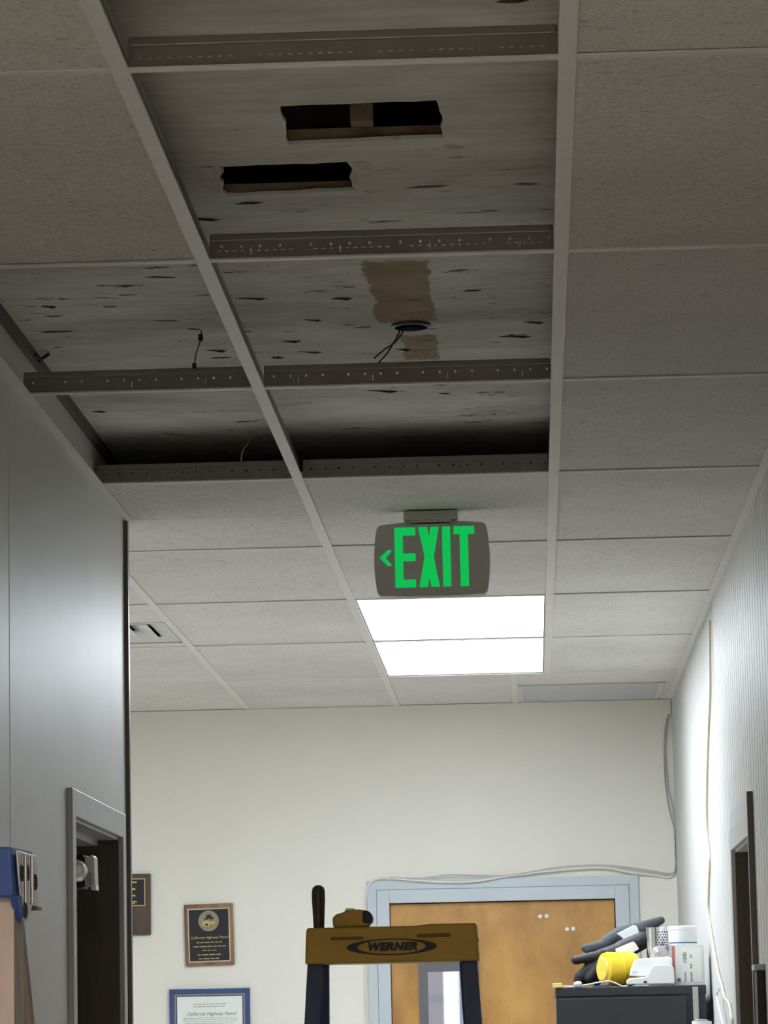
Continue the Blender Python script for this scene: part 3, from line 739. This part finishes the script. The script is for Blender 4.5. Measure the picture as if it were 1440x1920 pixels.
MB().box((-0.016, -0.02, -0.076), (0.004, 0, -0.058)).build('end_boot', 'wall_b', cd, bevel=0.002)
xw = XR - 0.006
cable('hanging_cable', [(xw, 11.14, 2.80), (xw, 11.18, 2.70), (xw, 11.24, 2.58), (xw, 11.42, 2.47), (xw, 11.58, 2.36), (xw, 11.70, 2.25), (xw, 11.72, 2.15), (xw, 11.62, 2.07), (xw, 11.74, 1.98), (xw, 11.80, 1.90), (xw, 11.60, 1.80), (xw, 11.32, 1.70), (xw, 11.10, 1.655), (xw, 10.98, 1.62), (xw, 10.66, 1.575), (xw, 10.6, 1.4), (xw, 10.6, 0.4)],
      0.0042, 'cream', 'cream cable hanging down the right wall beside the grooved boards')
cable('hanging_cable', [(xw - 0.012, 11.05, 1.645), (xw - 0.012, 11.22, 1.63), (xw - 0.012, 11.05, 1.58), (xw - 0.012, 10.85, 1.53)], 0.0035, 'cable', 'short white cable end low on the right wall, above the dark door')

# ------------------------------------------------------------------ plaques and certificate on the back wall
def plaque(x, z, w, h, rot, wood, label):
    t = tag(empty('award_plaque', (x, YW, z)), label, 'plaque'); t.rotation_euler = (0, -rot, 0)
    MB().box((-w / 2, -0.016, -h / 2), (w / 2, -0.001, h / 2)).build('board', wood, t, bevel=0.004)
    return t
def bar(parent, x0, x1, z, hgt, m, y): return MB().box((x0, y - 0.0005, z - hgt / 2), (x1, y, z + hgt / 2)).build('text_line', m, parent)
p2 = plaque(-1.3125, 1.937, 0.199, 0.248, R(1.0), 'walnut', 'walnut plaque with round gold seal above the blue framed certificate')
MB().box((-0.085, -0.0175, -0.110), (0.085, -0.016, 0.106)).build('gold_border', mat('pale_brass', (0.66, 0.55, 0.40), 0.35, 0.4), p2)
MB().box((-0.0805, -0.0185, -0.1055), (0.0805, -0.0175, 0.1015)).build('plate', 'plate', p2)
s = link('seal', front(curve_mesh('seal', [[(0.0415 * math.cos(t * math.pi / 20), 0.0415 * math.sin(t * math.pi / 20)) for t in range(40)]], 0.001), 0.0, -0.019, 0.055), 'dullgold', p2)
link('seal_ring', front(curve_mesh('seal_ring', [[(0.041 * math.cos(t * math.pi / 20), 0.041 * math.sin(t * math.pi / 20)) for t in range(40)], [(0.036 * math.cos(t * math.pi / 20), 0.036 * math.sin(t * math.pi / 20)) for t in range(40)]], 0.001), 0, -0.0198, 0.055), 'bronze_wood', s)
link('seal_relief', front(curve_mesh('seal_relief', [[(-0.022, 0.006), (-0.012, 0.012), (-0.006, 0.024), (0.006, 0.027), (0.012, 0.018), (0.022, 0.010), (0.012, 0.004), (0.004, 0.010), (-0.008, 0.006)]], 0.001), 0, -0.0198, 0.055), 'plate', s)
link('seal_relief', front(curve_mesh('seal_relief', [[(-0.028, -0.006), (-0.006, 0.002), (0.01, -0.004), (0.026, -0.002), (0.024, -0.014), (0.006, -0.012), (0.002, -0.024), (-0.012, -0.022), (-0.024, -0.018)]], 0.001), 0, -0.0198, 0.055), 'gold', s)
link('seal_relief', front(curve_mesh('seal_relief', [[(-0.016, -0.012), (-0.004, -0.010), (-0.001, -0.020), (-0.014, -0.018)]], 0.001), 0, -0.0206, 0.055), 'plate', s)
link('text_line', front(text_mesh('text_line', 'California Highway Patrol', 0.0148, 0.0006, 0.25), 0.0, -0.019, -0.012), 'gold', p2)
for z, hw_, dx in ((-0.031, 0.052, 0), (-0.0475, 0.066, 0.001), (-0.0635, 0.028, 0), (-0.0805, 0.050, 0), (-0.0965, 0.044, 0)):
    x = -hw_ + dx
    while x < hw_ + dx - 0.004:                      # illegible small print: word-length dashes
        wl_ = min(random.uniform(0.010, 0.026), hw_ + dx - x)
        bar(p2, x, x + wl_, z, 0.0034 if hw_ > 0.03 else 0.002, 'gold', -0.0185); x += wl_ + 0.004
p1 = plaque(-1.665, 2.065, 0.232, 0.248, R(-0.4), 'darkwalnut', 'dark wood plaque half hidden behind the left wall corner')
MB().box((-0.094, -0.0175, -0.006), (0.094, -0.016, 0.105)).build('gold_border', 'gold', p1)
MB().box((-0.0905, -0.0185, -0.0025), (0.0905, -0.0175, 0.1015)).build('plate', 'plate', p1)
for z, hw_, hh in ((0.090, 0.060, 0.006), (0.062, 0.054, 0.007), (0.036, 0.054, 0.006), (0.011, 0.060, 0.005), (0.004, 0.052, 0.003)):
    bar(p1, -hw_, hw_, z, hh, 'gold', -0.0185)
ct = tag(empty('framed_certificate', (-1.314, YW, 1.593)), 'navy framed certificate with pale paper low on the back wall', 'certificate')
W2, H2 = 0.163, 0.127
for a, b in (((-W2, -0.018, -H2), (-W2 + 0.02, -0.001, H2)), ((W2 - 0.02, -0.018, -H2), (W2, -0.001, H2)), ((-W2 + 0.02, -0.018, H2 - 0.02), (W2 - 0.02, -0.001, H2)), ((-W2 + 0.02, -0.018, -H2), (W2 - 0.02, -0.001, -H2 + 0.02))):
    MB().box(a, b).build('frame', 'navy', ct, bevel=0.002)
MB().box((-W2 + 0.02, -0.014, -H2 + 0.02), (W2 - 0.02, -0.002, H2 - 0.02)).build('inner_border', 'bronze_wood', ct)
MB().box((-W2 + 0.026, -0.0145, -H2 + 0.026), (W2 - 0.026, -0.014, H2 - 0.026)).build('fillet', 'navy', ct)
MB().box((-W2 + 0.031, -0.0155, -H2 + 0.031), (W2 - 0.031, -0.0145, H2 - 0.031)).build('paper', 'paper', ct)
link('text_line', front(text_mesh('text_line', 'California Highway Patrol', 0.0195, 0.0005, 0.3, offset=0.0001), 0.006, -0.0158, 0.026), 'ink', ct)
for z, a, b, hh in ((0.0655, -0.066, 0.066, 0.0022), (0.055, -0.066, 0.066, 0.0022), (0.010, -0.108, 0.108, 0.0012), (0.004, -0.110, 0.112, 0.0014), (-0.004, -0.108, 0.11, 0.0012), (-0.012, -0.1, 0.1, 0.0012), (-0.030, -0.07, 0.07, 0.0012), (-0.06, -0.09, -0.02, 0.001), (-0.06, 0.02, 0.09, 0.001)):
    x = a
    while x < b - 0.003:
        wl_ = min(random.uniform(0.012, 0.035), b - x); bar(ct, x, x + wl_, z, hh, 'ink', -0.0155); x += wl_ + 0.003

# ------------------------------------------------------------------ step ladders
def step_ladder(name, loc, rz, label, capm, railm, sidem, rearm, top, logo=False, cs=1.0, hw_=0.176, spread=0.095):
    t = tag(empty(name, loc, rz), label, 'ladder', None)
    zt = top; zb = top - 0.073 * cs
    ri = hw_ - 0.020 * cs
    # front rails: channel section, leaning out towards the viewer and spreading downwards
    for s in (-1, 1):
        m = MB()
        def pt(fr, dx, dy):
            z = zb * (1 - fr)
            return Vector((s * (ri + spread * fr + dx * cs), -0.055 * cs - 0.33 * fr + dy * cs, z))
        def beam(dx0, dx1, dy0, dy1):
            v = []
            for fr in (0.0, 1.0):
                for dx, dy in ((dx0, dy0), (dx1, dy0), (dx1, dy1), (dx0, dy1)): v.append(m.bm.verts.new(pt(fr, dx, dy) + Vector((0, 0, 0.004 if fr == 0 else 0.02))))
            for f in ((0, 1, 2, 3), (7, 6, 5, 4), (0, 4, 5, 1), (1, 5, 6, 2), (2, 6, 7, 3), (3, 7, 4, 0)): m.bm.faces.new([v[i] for i in f])
        beam(-0.016, 0.016, 0.0, 0.004); ra = m.build('front_rail', railm, t)
        m = MB(); beam(0.012, 0.016, 0.004, 0.070); m.build('rail_web', sidem, ra)
        m = MB(); beam(-0.016, 0.012, 0.066, 0.070); m.build('rail_flange', railm, ra)
        p = pt(1.0, 0, 0.035); MB().box((p.x - 0.022, p.y - 0.04, 0), (p.x + 0.022, p.y + 0.04, 0.02)).build('foot', 'black', t)
        # rear rail leaning back
        m = MB()
        def rp(fr, dx, dy): return Vector((s * (ri - 0.010 * cs + spread * 0.6 * fr + dx * cs), 0.05 * cs + 0.62 * fr + dy * cs, zb * (1 - fr)))
        v = []
        for fr in (0.0, 1.0):
            for dx, dy in ((-0.012, -0.012), (0.012, -0.012), (0.012, 0.012), (-0.012, 0.012)): v.append(m.bm.verts.new(rp(fr, dx, dy) + Vector((0, 0, 0.01 if fr == 0 else 0.015))))
        for f in ((0, 1, 2, 3), (7, 6, 5, 4), (0, 4, 5, 1), (1, 5, 6, 2), (2, 6, 7, 3), (3, 7, 4, 0)): m.bm.faces.new([v[i] for i in f])
        m.build('rear_rail', rearm, t)
        p = rp(1.0, 0, 0); MB().box((p.x - 0.018, p.y - 0.025, 0), (p.x + 0.018, p.y + 0.025, 0.015)).build('foot', 'black', t)
        MB().box((s * (ri + spread * 0.45), -0.20, 0.9), (s * (ri + spread * 0.45 + 0.004), 0.34, 0.92)).build('spreader', 'alu', t)
    n = 6
    for k in range(1, n):
        fr = k / n; z = zb * (1 - fr); w_ = ri - 0.018 * cs + spread * fr; y = -0.052 * cs - 0.33 * fr
        MB().box((-w_, y, z - 0.025), (w_, y + 0.06 * cs, z)).build('step', 'alu', t, bevel=0.003)
    for k in (1, 3, 5):
        fr = k / n; z = zb * (1 - fr); y = 0.05 * cs + 0.62 * fr; w_ = ri - 0.010 * cs + spread * 0.6 * fr
        MB().box((-w_ + 0.012, y - 0.006, z - 0.012), (w_ - 0.012, y + 0.006, z + 0.012)).build('rear_brace', 'alu', t)
    # moulded top cap, a raised half on the right
    e_ = hw_ - 0.0035 * cs
    capo = MB().prism([(-hw_, zb), (hw_, zb), (e_, zt + 0.003 * cs), (hw_ * 0.43, zt + 0.003 * cs), (hw_ * 0.31, zt), (-e_ + 0.005, zt), (-e_, zt - 0.003)], 'y', -0.075 * cs, 0.085 * cs)
    cap = capo.build('top_cap', capm, t, bevel=0.004 * cs, seg=3)
    sl_ = 'yellowdark' if logo else 'black'
    MB().box((-hw_ * 0.70, -0.0762 * cs, zt - 0.026 * cs), (-hw_ * 0.32, -0.0742 * cs, zt - 0.0195 * cs)).build('tool_slot', sl_, cap)
    MB().box((hw_ * 0.295, -0.0762 * cs, zt - 0.024 * cs), (hw_ * 0.68, -0.0742 * cs, zt - 0.0165 * cs)).build('tool_slot', sl_, cap)
    for s in (-1, 1):
        for z in (zt - 0.03 * cs, zt - 0.058 * cs): MB().lathe([(0.0, 0), (0.005, 0), (0.004, s * 0.003), (0, s * 0.0035)], (s * (hw_ - 0.0025 * cs), -0.03 * cs, z), 'x', 10).build('rivet', 'alu', cap)
    return t, cap
lad1, cap1 = step_ladder('step_ladder', (-0.288, 7.305, 0), 0.0, 'step ladder with yellow top cap and dark blue rails under the exit sign', 'yellow', 'bluerail', 'bluerail', 'bluerail', 1.753, logo=True)
lcx, lcz, ly = 0.0005, 1.753 - 0.0415, -0.0755
def ell(rx, rz, cx=0, n=48): return [(cx + rx * math.cos(2 * math.pi * t / n), rz * math.sin(2 * math.pi * t / n)) for t in range(n)]
link('logo_ring', front(curve_mesh('logo_ring', [ell(0.0915, 0.0165), ell(0.069, 0.0145)], 0.001), lcx, ly, lcz, 0.0), 'black', cap1)
link('logo_text', front(text_mesh('logo_text', 'WERNER', 0.0205, 0.001, 0.28, offset=0.0016, space=1.12), lcx, ly, lcz, 0.0, 1.13), 'black', cap1)

# things left on the yellow cap
ch = tag(empty('tool_handle', (-0.437, 7.275, 1.753)), 'dark brown tool handle standing upright on the yellow ladder cap', 'tool')
MB().lathe([(0.0, 0.001), (0.0110, 0.001), (0.0118, 0.02), (0.0138, 0.06), (0.0135, 0.076), (0.0115, 0.083), (0.005, 0.0875), (0.0, 0.088)], (0, 0, 0), 'z', 10).build('grip', 'toolbrown', ch, smooth=True)
MB().box((0.002, -0.0135, 0.006), (0.005, -0.009, 0.076)).build('grip_ridge', 'black', ch, bevel=0.001)
tm = tag(empty('tape_measure', (-0.366, 7.28, 1.753)), 'yellow tape measure lying on the yellow ladder cap', 'tape measure')
MB().prism([(-0.041, 0.0005), (-0.042, 0.020), (-0.034, 0.027), (-0.020, 0.031), (-0.012, 0.036), (0.014, 0.036), (0.026, 0.0335), (0.036, 0.028), (0.038, 0.012), (0.030, 0.0005)], 'y', -0.03, 0.03).build('case', 'yellow', tm, bevel=0.004, seg=3)
MB().prism([(0.020, 0.010), (0.020, 0.031), (0.028, 0.034), (0.035, 0.030), (0.040, 0.018), (0.038, 0.009), (0.028, 0.007)], 'y', -0.0325, 0.0325).build('grip', 'black', tm, bevel=0.003)
MB().box((-0.016, -0.020, 0.0345), (0.003, 0.020, 0.039)).build('lock_button', 'alu', tm, bevel=0.0015)

# nearer ladder at the left edge of the picture
LT = 1.763; CS = 0.76; HW2 = 0.150
lad2, cap2 = step_ladder('step_ladder', (-0.743, 4.153, 0), R(-4.0), 'step ladder with blue top cap and dusty pinkish rails at the left wall', 'bluecap', 'beige', 'striate', 'rearrail', LT, cs=CS, hw_=HW2, spread=0.07)
def bp(pts): return [(y * CS, LT + z * CS) for y, z in pts]
bro = MB().prism(bp([(-0.066, -0.002), (0.058, -0.004), (0.078, -0.021), (0.083, -0.084), (0.035, -0.084), (0.01, -0.105), (-0.02, -0.112), (-0.045, -0.075)]), 'x', HW2 + 0.0005, HW2 + 0.0045).build('hinge_bracket', 'chrome', cap2, bevel=0.0015)
for y, z in ((-0.042, -0.036), (-0.002, -0.034), (0.055, -0.046), (-0.018, -0.092)):
    MB().lathe([(0.0, 0.0), (0.010, 0.0), (0.009, 0.0012), (0.0, 0.0012)], (HW2 + 0.0045, y * CS, LT + z * CS), 'x', 14).build('bolt_hole', 'hole', bro)
for y in (-0.022, 0.026): MB().box((HW2 + 0.0045, (y - 0.004) * CS, LT - 0.081 * CS), (HW2 + 0.0075, (y + 0.004) * CS, LT - 0.006 * CS)).build('rib', 'chrome', bro, bevel=0.0015)
MB().box((HW2 - 0.006, 0.050 * CS, LT - 0.089 * CS), (HW2 + 0.0075, 0.085 * CS, LT - 0.084 * CS)).build('bracket_lip', 'bronze', bro)
MB().prism(bp([(-0.076, -0.071), (-0.044, -0.071), (-0.028, -0.102), (-0.044, -0.108)]), 'x', HW2 - 0.004, HW2 + 0.0045).build('cap_ear', 'bluecap', cap2)

# ------------------------------------------------------------------ black cabinet and the things on it
CX, CY, CZ = 0.070, 11.80, 1.668
cab = tag(empty('storage_cabinet', (CX, CY, 0)), 'black metal storage cabinet in front of the exit door, cluttered on top', 'cabinet')
MB().box((0, 0.004, 0.02), (0.49, 0.56, CZ - 0.03)).build('body', 'cabinet', cab)
MB().box((-0.003, 0, CZ - 0.03), (0.493, 0.562, CZ)).build('top', 'cabinet', cab, bevel=0.003)
MB().box((0.006, -0.012, 0.04), (0.425, 0.004, CZ - 0.036)).build('door', 'cabinet', cab, bevel=0.002)
MB().box((0.447, -0.006, 0.04), (0.466, 0.004, CZ - 0.006)).build('door_channel', 'alu', cab, bevel=0.002)
MB().box((0.453, -0.012, 0.04), (0.457, -0.006, CZ - 0.034)).build('lock_rod', 'chrome', cab)
MB().box((0.02, 0.02, 0), (0.47, 0.54, 0.02)).build('plinth', 'black', cab)
K = 0.000552
def ct_(zx, zy, dy=0.0):
    """cabinet-top drawing units -> metres on the cabinet top"""
    return Vector((CX + (zx - 150) * K, CY + 0.05 + dy, CZ + (660 - 0.0168 * (zx - 150) - zy) * K))
# gloves
def glove(label, chains, m, cuff_m, tagbox, drop=0.0):
    root = tag(empty('work_glove', (ct_(chains[0][0][0], 655).x, CY + 0.1, CZ)), label, 'glove', None)
    mb = MB()
    for (ax, ay, ad), (bx, by, bd), ra, rb in chains:
        mb.capsule(ct_(ax, ay, ad) - root.location, ct_(bx, by, bd) - root.location, ra * K, rb * K)
    o = mb.build('shell', m, root); remesh(o, 0.0032, 5)
    if tagbox:
        q = [ct_(x, y, 0) for x, y in tagbox]
        mb = MB(); yf = CY + 0.035 - 0.02; yb = CY + 0.155
        mb.prism([(p.x - root.location.x, p.z - root.location.z) for p in q], 'y', tagbox_front - root.location.y, tagbox_front + 0.012 - root.location.y)
        mb.build('paper_tag', 'white', root, bevel=0.002)
    return root
tagbox_front = CY + 0.352
glove('charcoal work glove lying on top of a black glove on the cabinet', [
    ((815, 240, 0.398), (700, 290, 0.390), 26, 48), ((700, 300, 0.390), (560, 345, 0.382), 55, 69), ((640, 320, 0.406), (500, 370, 0.406), 52, 60),
    ((540, 345, 0.374), (470, 385, 0.374), 55, 50), ((470, 390, 0.366), (340, 410, 0.366), 36, 26), ((520, 370, 0.382), (385, 405, 0.390), 38, 26),
    ((560, 370, 0.398), (430, 405, 0.410), 36, 26), ((470, 400, 0.362), (350, 425, 0.360), 26, 19), ((640, 360, 0.370), (600, 400, 0.362), 31, 24), ((620, 380, 0.400), (600, 628, 0.405), 34, 26)],
    'glovegrey', 'black', [(535, 325), (640, 272), (662, 282), (680, 342), (585, 384), (570, 352)])
tagbox_front = CY + 0.205
glove('black work glove with bent fingers hanging at the cabinet edge', [
    ((690, 370, 0.211), (560, 430, 0.205), 55, 62), ((560, 440, 0.205), (430, 490, 0.184), 64, 67), ((440, 490, 0.235), (380, 530, 0.214), 60, 55),
    ((430, 460, 0.166), (275, 490, 0.160), 33, 28), ((400, 500, 0.178), (300, 590, 0.172), 40, 36), ((300, 590, 0.172), (290, 615, 0.172), 36, 33),
    ((420, 520, 0.166), (360, 600, 0.160), 40, 36), ((380, 540, 0.196), (330, 612, 0.196), 40, 36), ((470, 520, 0.199), (400, 612, 0.184), 43, 33), ((560, 480, 0.217), (470, 570, 0.223), 52, 48)],
    'glove', 'black', [(515, 425), (625, 380), (640, 388), (662, 425), (585, 468), (530, 452)])
# yellow jar lying on its side, its cap end towards us
yb = tag(empty('yellow_jar', (ct_(520, 650).x, CY + 0.130, CZ + 0.058)), 'yellow plastic jar lying on its side on the black cabinet', 'jar')
axis = Matrix.Rotation(R(27), 4, 'Z')
jm = MB().lathe([(0.0, -0.052), (0.046, -0.052), (0.054, -0.047), (0.057, -0.035), (0.056, 0.0), (0.057, 0.05), (0.054, 0.062), (0.040, 0.072), (0.0, 0.072)], (0, 0, 0), 'x', 32).build('jar_body', 'ybottle', yb, smooth=True)
lidm = MB().lathe([(0.0, -0.058), (0.036, -0.058), (0.0415, -0.0525), (0.0, -0.0520)], (0, 0, 0), 'x', 28).build('base_recess', mat('yellow_base', (0.86, 0.64, 0.09), 0.4), yb, smooth=True)
for k in (0.0, 0.04): MB().lathe([(0.0566, k), (0.0585, k + 0.002), (0.0585, k + 0.006), (0.0566, k + 0.008)], (0, 0, 0), 'x', 32).build('rib', 'ybottle', yb, smooth=True)
yb.rotation_euler = (axis.to_3x3()).to_euler(); yb.location.z = CZ + 0.0587
# white chargers
def charger(label, ox, oy, dy, s=1.0):
    b = ct_(ox, oy, dy); c = tag(empty('desk_charger', (b.x, b.y, b.z)), label, 'charger'); return c
c1 = charger('upper white desk charger leaning behind another on the cabinet', 715, 640, -0.005); 
f = lambda pts: [((x - 715) * K, (640 - y) * K) for x, y in pts]
MB().prism(f([(590, 588), (602, 540), (622, 500), (645, 488), (828, 478), (850, 492), (850, 590), (715, 600)]), 'y', 0.0, 0.026).build('case', 'white', c1, bevel=0.004, seg=3)
MB().prism(f([(640, 590), (850, 590), (850, 640), (640, 640)]), 'y', 0.006, 0.026).build('dock', 'white', c1, bevel=0.003)
MB().box(((605 - 715) * K, -0.0008, (640 - 575) * K), ((640 - 715) * K, 0.0, (640 - 560) * K)).build('port', 'grille', c1)
c2 = charger('lower white desk charger at the cabinet front edge', 715, 641, -0.045)
MB().prism(f([(572, 640), (570, 615), (588, 602), (690, 596), (725, 535), (745, 525), (830, 524), (855, 545), (858, 640)]), 'y', 0.0, 0.034).build('case', 'white', c2, bevel=0.004, seg=3)
MB().box(((672 - 715) * K, -0.0008, (640 - 632) * K), ((692 - 715) * K, 0.0, (640 - 620) * K)).build('port', 'black', c2)
# cable with a pale yellow plug
uc = tag(empty('charger_cable', tuple(ct_(160, 652, -0.048))), 'white charging cable with pale yellow plug along the cabinet edge', 'cable')
o0 = ct_(160, 652, -0.048)
MB().box((-0.017, -0.008, -0.004), (0.014, 0.008, 0.011)).build('plug', 'yellowtip', uc, bevel=0.002)
MB().tube([p - o0 for p in smooth_path([ct_(180, 651, -.048), ct_(250, 653, -.048), ct_(330, 643, -.04), ct_(420, 626, -.03), ct_(470, 622, -.03), ct_(510, 636, -.03), ct_(545, 652, -.03), ct_(575, 650, -.04)])], 0.0028, 6).build('lead', 'cable', uc, smooth=True)
MB().lathe([(0.0, -0.014), (0.006, -0.013), (0.0105, -0.004), (0.0105, 0.008), (0.006, 0.013), (0.0, 0.014)], ct_(280, 640, -0.046) - o0, 'x', 14).build('strain_relief', 'grille', uc, smooth=True)
bs = tag(MB().box((-0.03, -0.03, 0), (0.03, 0.03, 0.006)).build('blue_card', 'bluepl', bevel=0.001), 'small blue plastic piece under the yellow jar', 'card')
bs.location = (ct_(425, 650).x, CY + 0.045, CZ)
# carton with a shipping label
cbx0, cbx1 = ct_(848, 640).x, ct_(1040, 640).x; ch_ = (640 - 398) * K
cb = tag(empty('carton', ((cbx0 + cbx1) / 2, CY + 0.06, CZ)), 'white carton with printed label standing on the cabinet by the wall', 'box')
hw_ = (cbx1 - cbx0) / 2
MB().box((-hw_, 0, 0), (hw_, 0.16, ch_)).build('box_body', 'carton', cb, bevel=0.0015)
MB().box((-hw_ - 0.0005, -0.0008, 0.006), (-hw_ + 0.010, 0, ch_ - 0.004)).build('red_stripe', 'red', cb)
MB().box((-hw_ + 0.032, -0.0008, 0.010), (hw_ - 0.008, 0, ch_ - 0.010)).build('label_sheet', 'paper', cb)
for k in range(9):
    z = ch_ - 0.026 - k * 0.0042; MB().box((-hw_ + 0.036, -0.0012, z), (-hw_ + 0.049, -0.0008, z + random.choice((0.0014, 0.0024)))).build('barcode_bar', 'ink', cb)
for x, z0, z1 in ((0.043, 0.012, 0.042), (0.063, 0.012, 0.03), (0.063, 0.034, 0.044), (0.063, 0.055, 0.068), (0.063, 0.09, 0.10)):
    z = z0
    while z < z1: MB().box((-hw_ + x - 0.003, -0.0012, z), (-hw_ + x + 0.003, -0.0008, z + 0.0035)).build('text_line', 'ink', cb); z += 0.0056
MB().lathe([(0.0, 0), (0.006, 0), (0.006, -0.0008), (0.0, -0.0008)], (-hw_ + 0.022, -0.0001, 0.018), 'y', 16).build('stamp', 'ink', cb)
# round white tub on the carton
tb = tag(empty('plastic_tub', (ct_(920, 395).x, CY + 0.11, CZ + ch_)), 'round white tub with blue line on top of the carton', 'tub')
MB().lathe([(0.0, 0.0008), (0.046, 0.0008), (0.047, 0.004), (0.047, 0.05), (0.0, 0.05)], (0, 0, 0), 'z', 32).build('tub_body', 'white', tb, smooth=True)
MB().lathe([(0.0, 0.05), (0.0485, 0.05), (0.0485, 0.060), (0.045, 0.0625), (0.0, 0.0625)], (0, 0, 0), 'z', 32).build('lid', 'white', tb, smooth=True)
MB().lathe([(0.0472, 0.005), (0.0476, 0.005), (0.0476, 0.0085), (0.0472, 0.0085)], (0, 0, 0), 'z', 32).build('blue_band', 'bluepl', tb)
# perforated steel pencil cup
cupx = ct_(773, 640).x
pc = tag(empty('pencil_cup', (cupx, CY + 0.193, CZ)), 'shiny perforated steel cup between the gloves and the white tub', 'cup')
ctop = (645 - 292) * K
MB().lathe([(0.0, 0.001), (0.0365, 0.001), (0.0365, ctop), (0.0345, ctop), (0.0345, 0.01), (0.0, 0.01)], (0, 0, 0), 'z', 36).build('cup_body', 'chrome', pc, smooth=True)
MB().lathe([(0.0355, ctop - 0.004), (0.0385, ctop - 0.003), (0.0385, ctop), (0.0355, ctop + 0.0008)], (0, 0, 0), 'z', 36).build('rim', 'chrome', pc, smooth=True)
hd = MB().lathe([(0.0, 0.0), (0.0026, 0.0), (0.0026, 0.0006), (0.0, 0.0006)], (0, 0, 0), 'x', 8).mesh('perforation'); hd.materials.append(M['hole'])
for i in range(22):
    for j in range(9):
        an = 2 * math.pi * (i + 0.5 * (j % 2)) / 22
        if not (R(255) < an % (2 * math.pi) < R(355)): continue
        o = bpy.data.objects.new('perforation', hd); col.objects.link(o); o.parent = pc
        o.location = (0.0363 * math.cos(an), 0.0363 * math.sin(an), ctop - 0.016 - j * 0.0085); o.rotation_euler = (0, 0, an)
# clear dome
dm = tag(empty('clear_dome', (ct_(778, 640).x, CY + 0.112, CZ)), 'clear plastic dome cover behind the white chargers', 'dome')
dmz = (640 - 400) * K
MB().lathe([(0.0, 0.002), (0.034, 0.002), (0.034, dmz - 0.045), (0.031, dmz - 0.022), (0.023, dmz - 0.008), (0.012, dmz - 0.001), (0.0, dmz)], (0, 0, 0), 'z', 28).build('shell', 'clear', dm, smooth=True)
MB().lathe([(0.0, 0.0), (0.009, 0.001), (0.010, 0.005), (0.006, 0.009), (0.0, 0.010)], (-0.004, 0.0, dmz - 0.034), 'z', 14).build('knob', 'brown', dm, smooth=True)
# white roll end showing below the cabinet's right edge
wr_ = tag(empty('paper_roll', (0.536, 11.62, 0.0)), 'white rolled sheet standing in front of the cabinet right edge', 'paper roll')
MB().tube([(-0.02, -0.05, 0.002), (0.0, 0.0, 1.55)], [0.032, 0.032], 20).build('roll', 'white', wr_, smooth=True)
MB().tube([(0.0002, 0.0003, 1.551), (0.0003, 0.0006, 1.554)], [0.02, 0.02], 16).build('roll_core', 'grille', wr_)

# dark switch box at the right edge, on the right wall past the near casing
sb = tag(empty('wall_box', (XR, 9.16, 1.60)), 'small dark wall box with grey lid at the right edge', 'wall box')
MB().box((-0.022, -0.05, -0.12), (0, 0.05, 0.075)).build('box_body', 'black', sb, bevel=0.003)
MB().box((-0.028, -0.056, 0.075), (0, 0.056, 0.09)).build('lid', 'trim', sb, bevel=0.002)
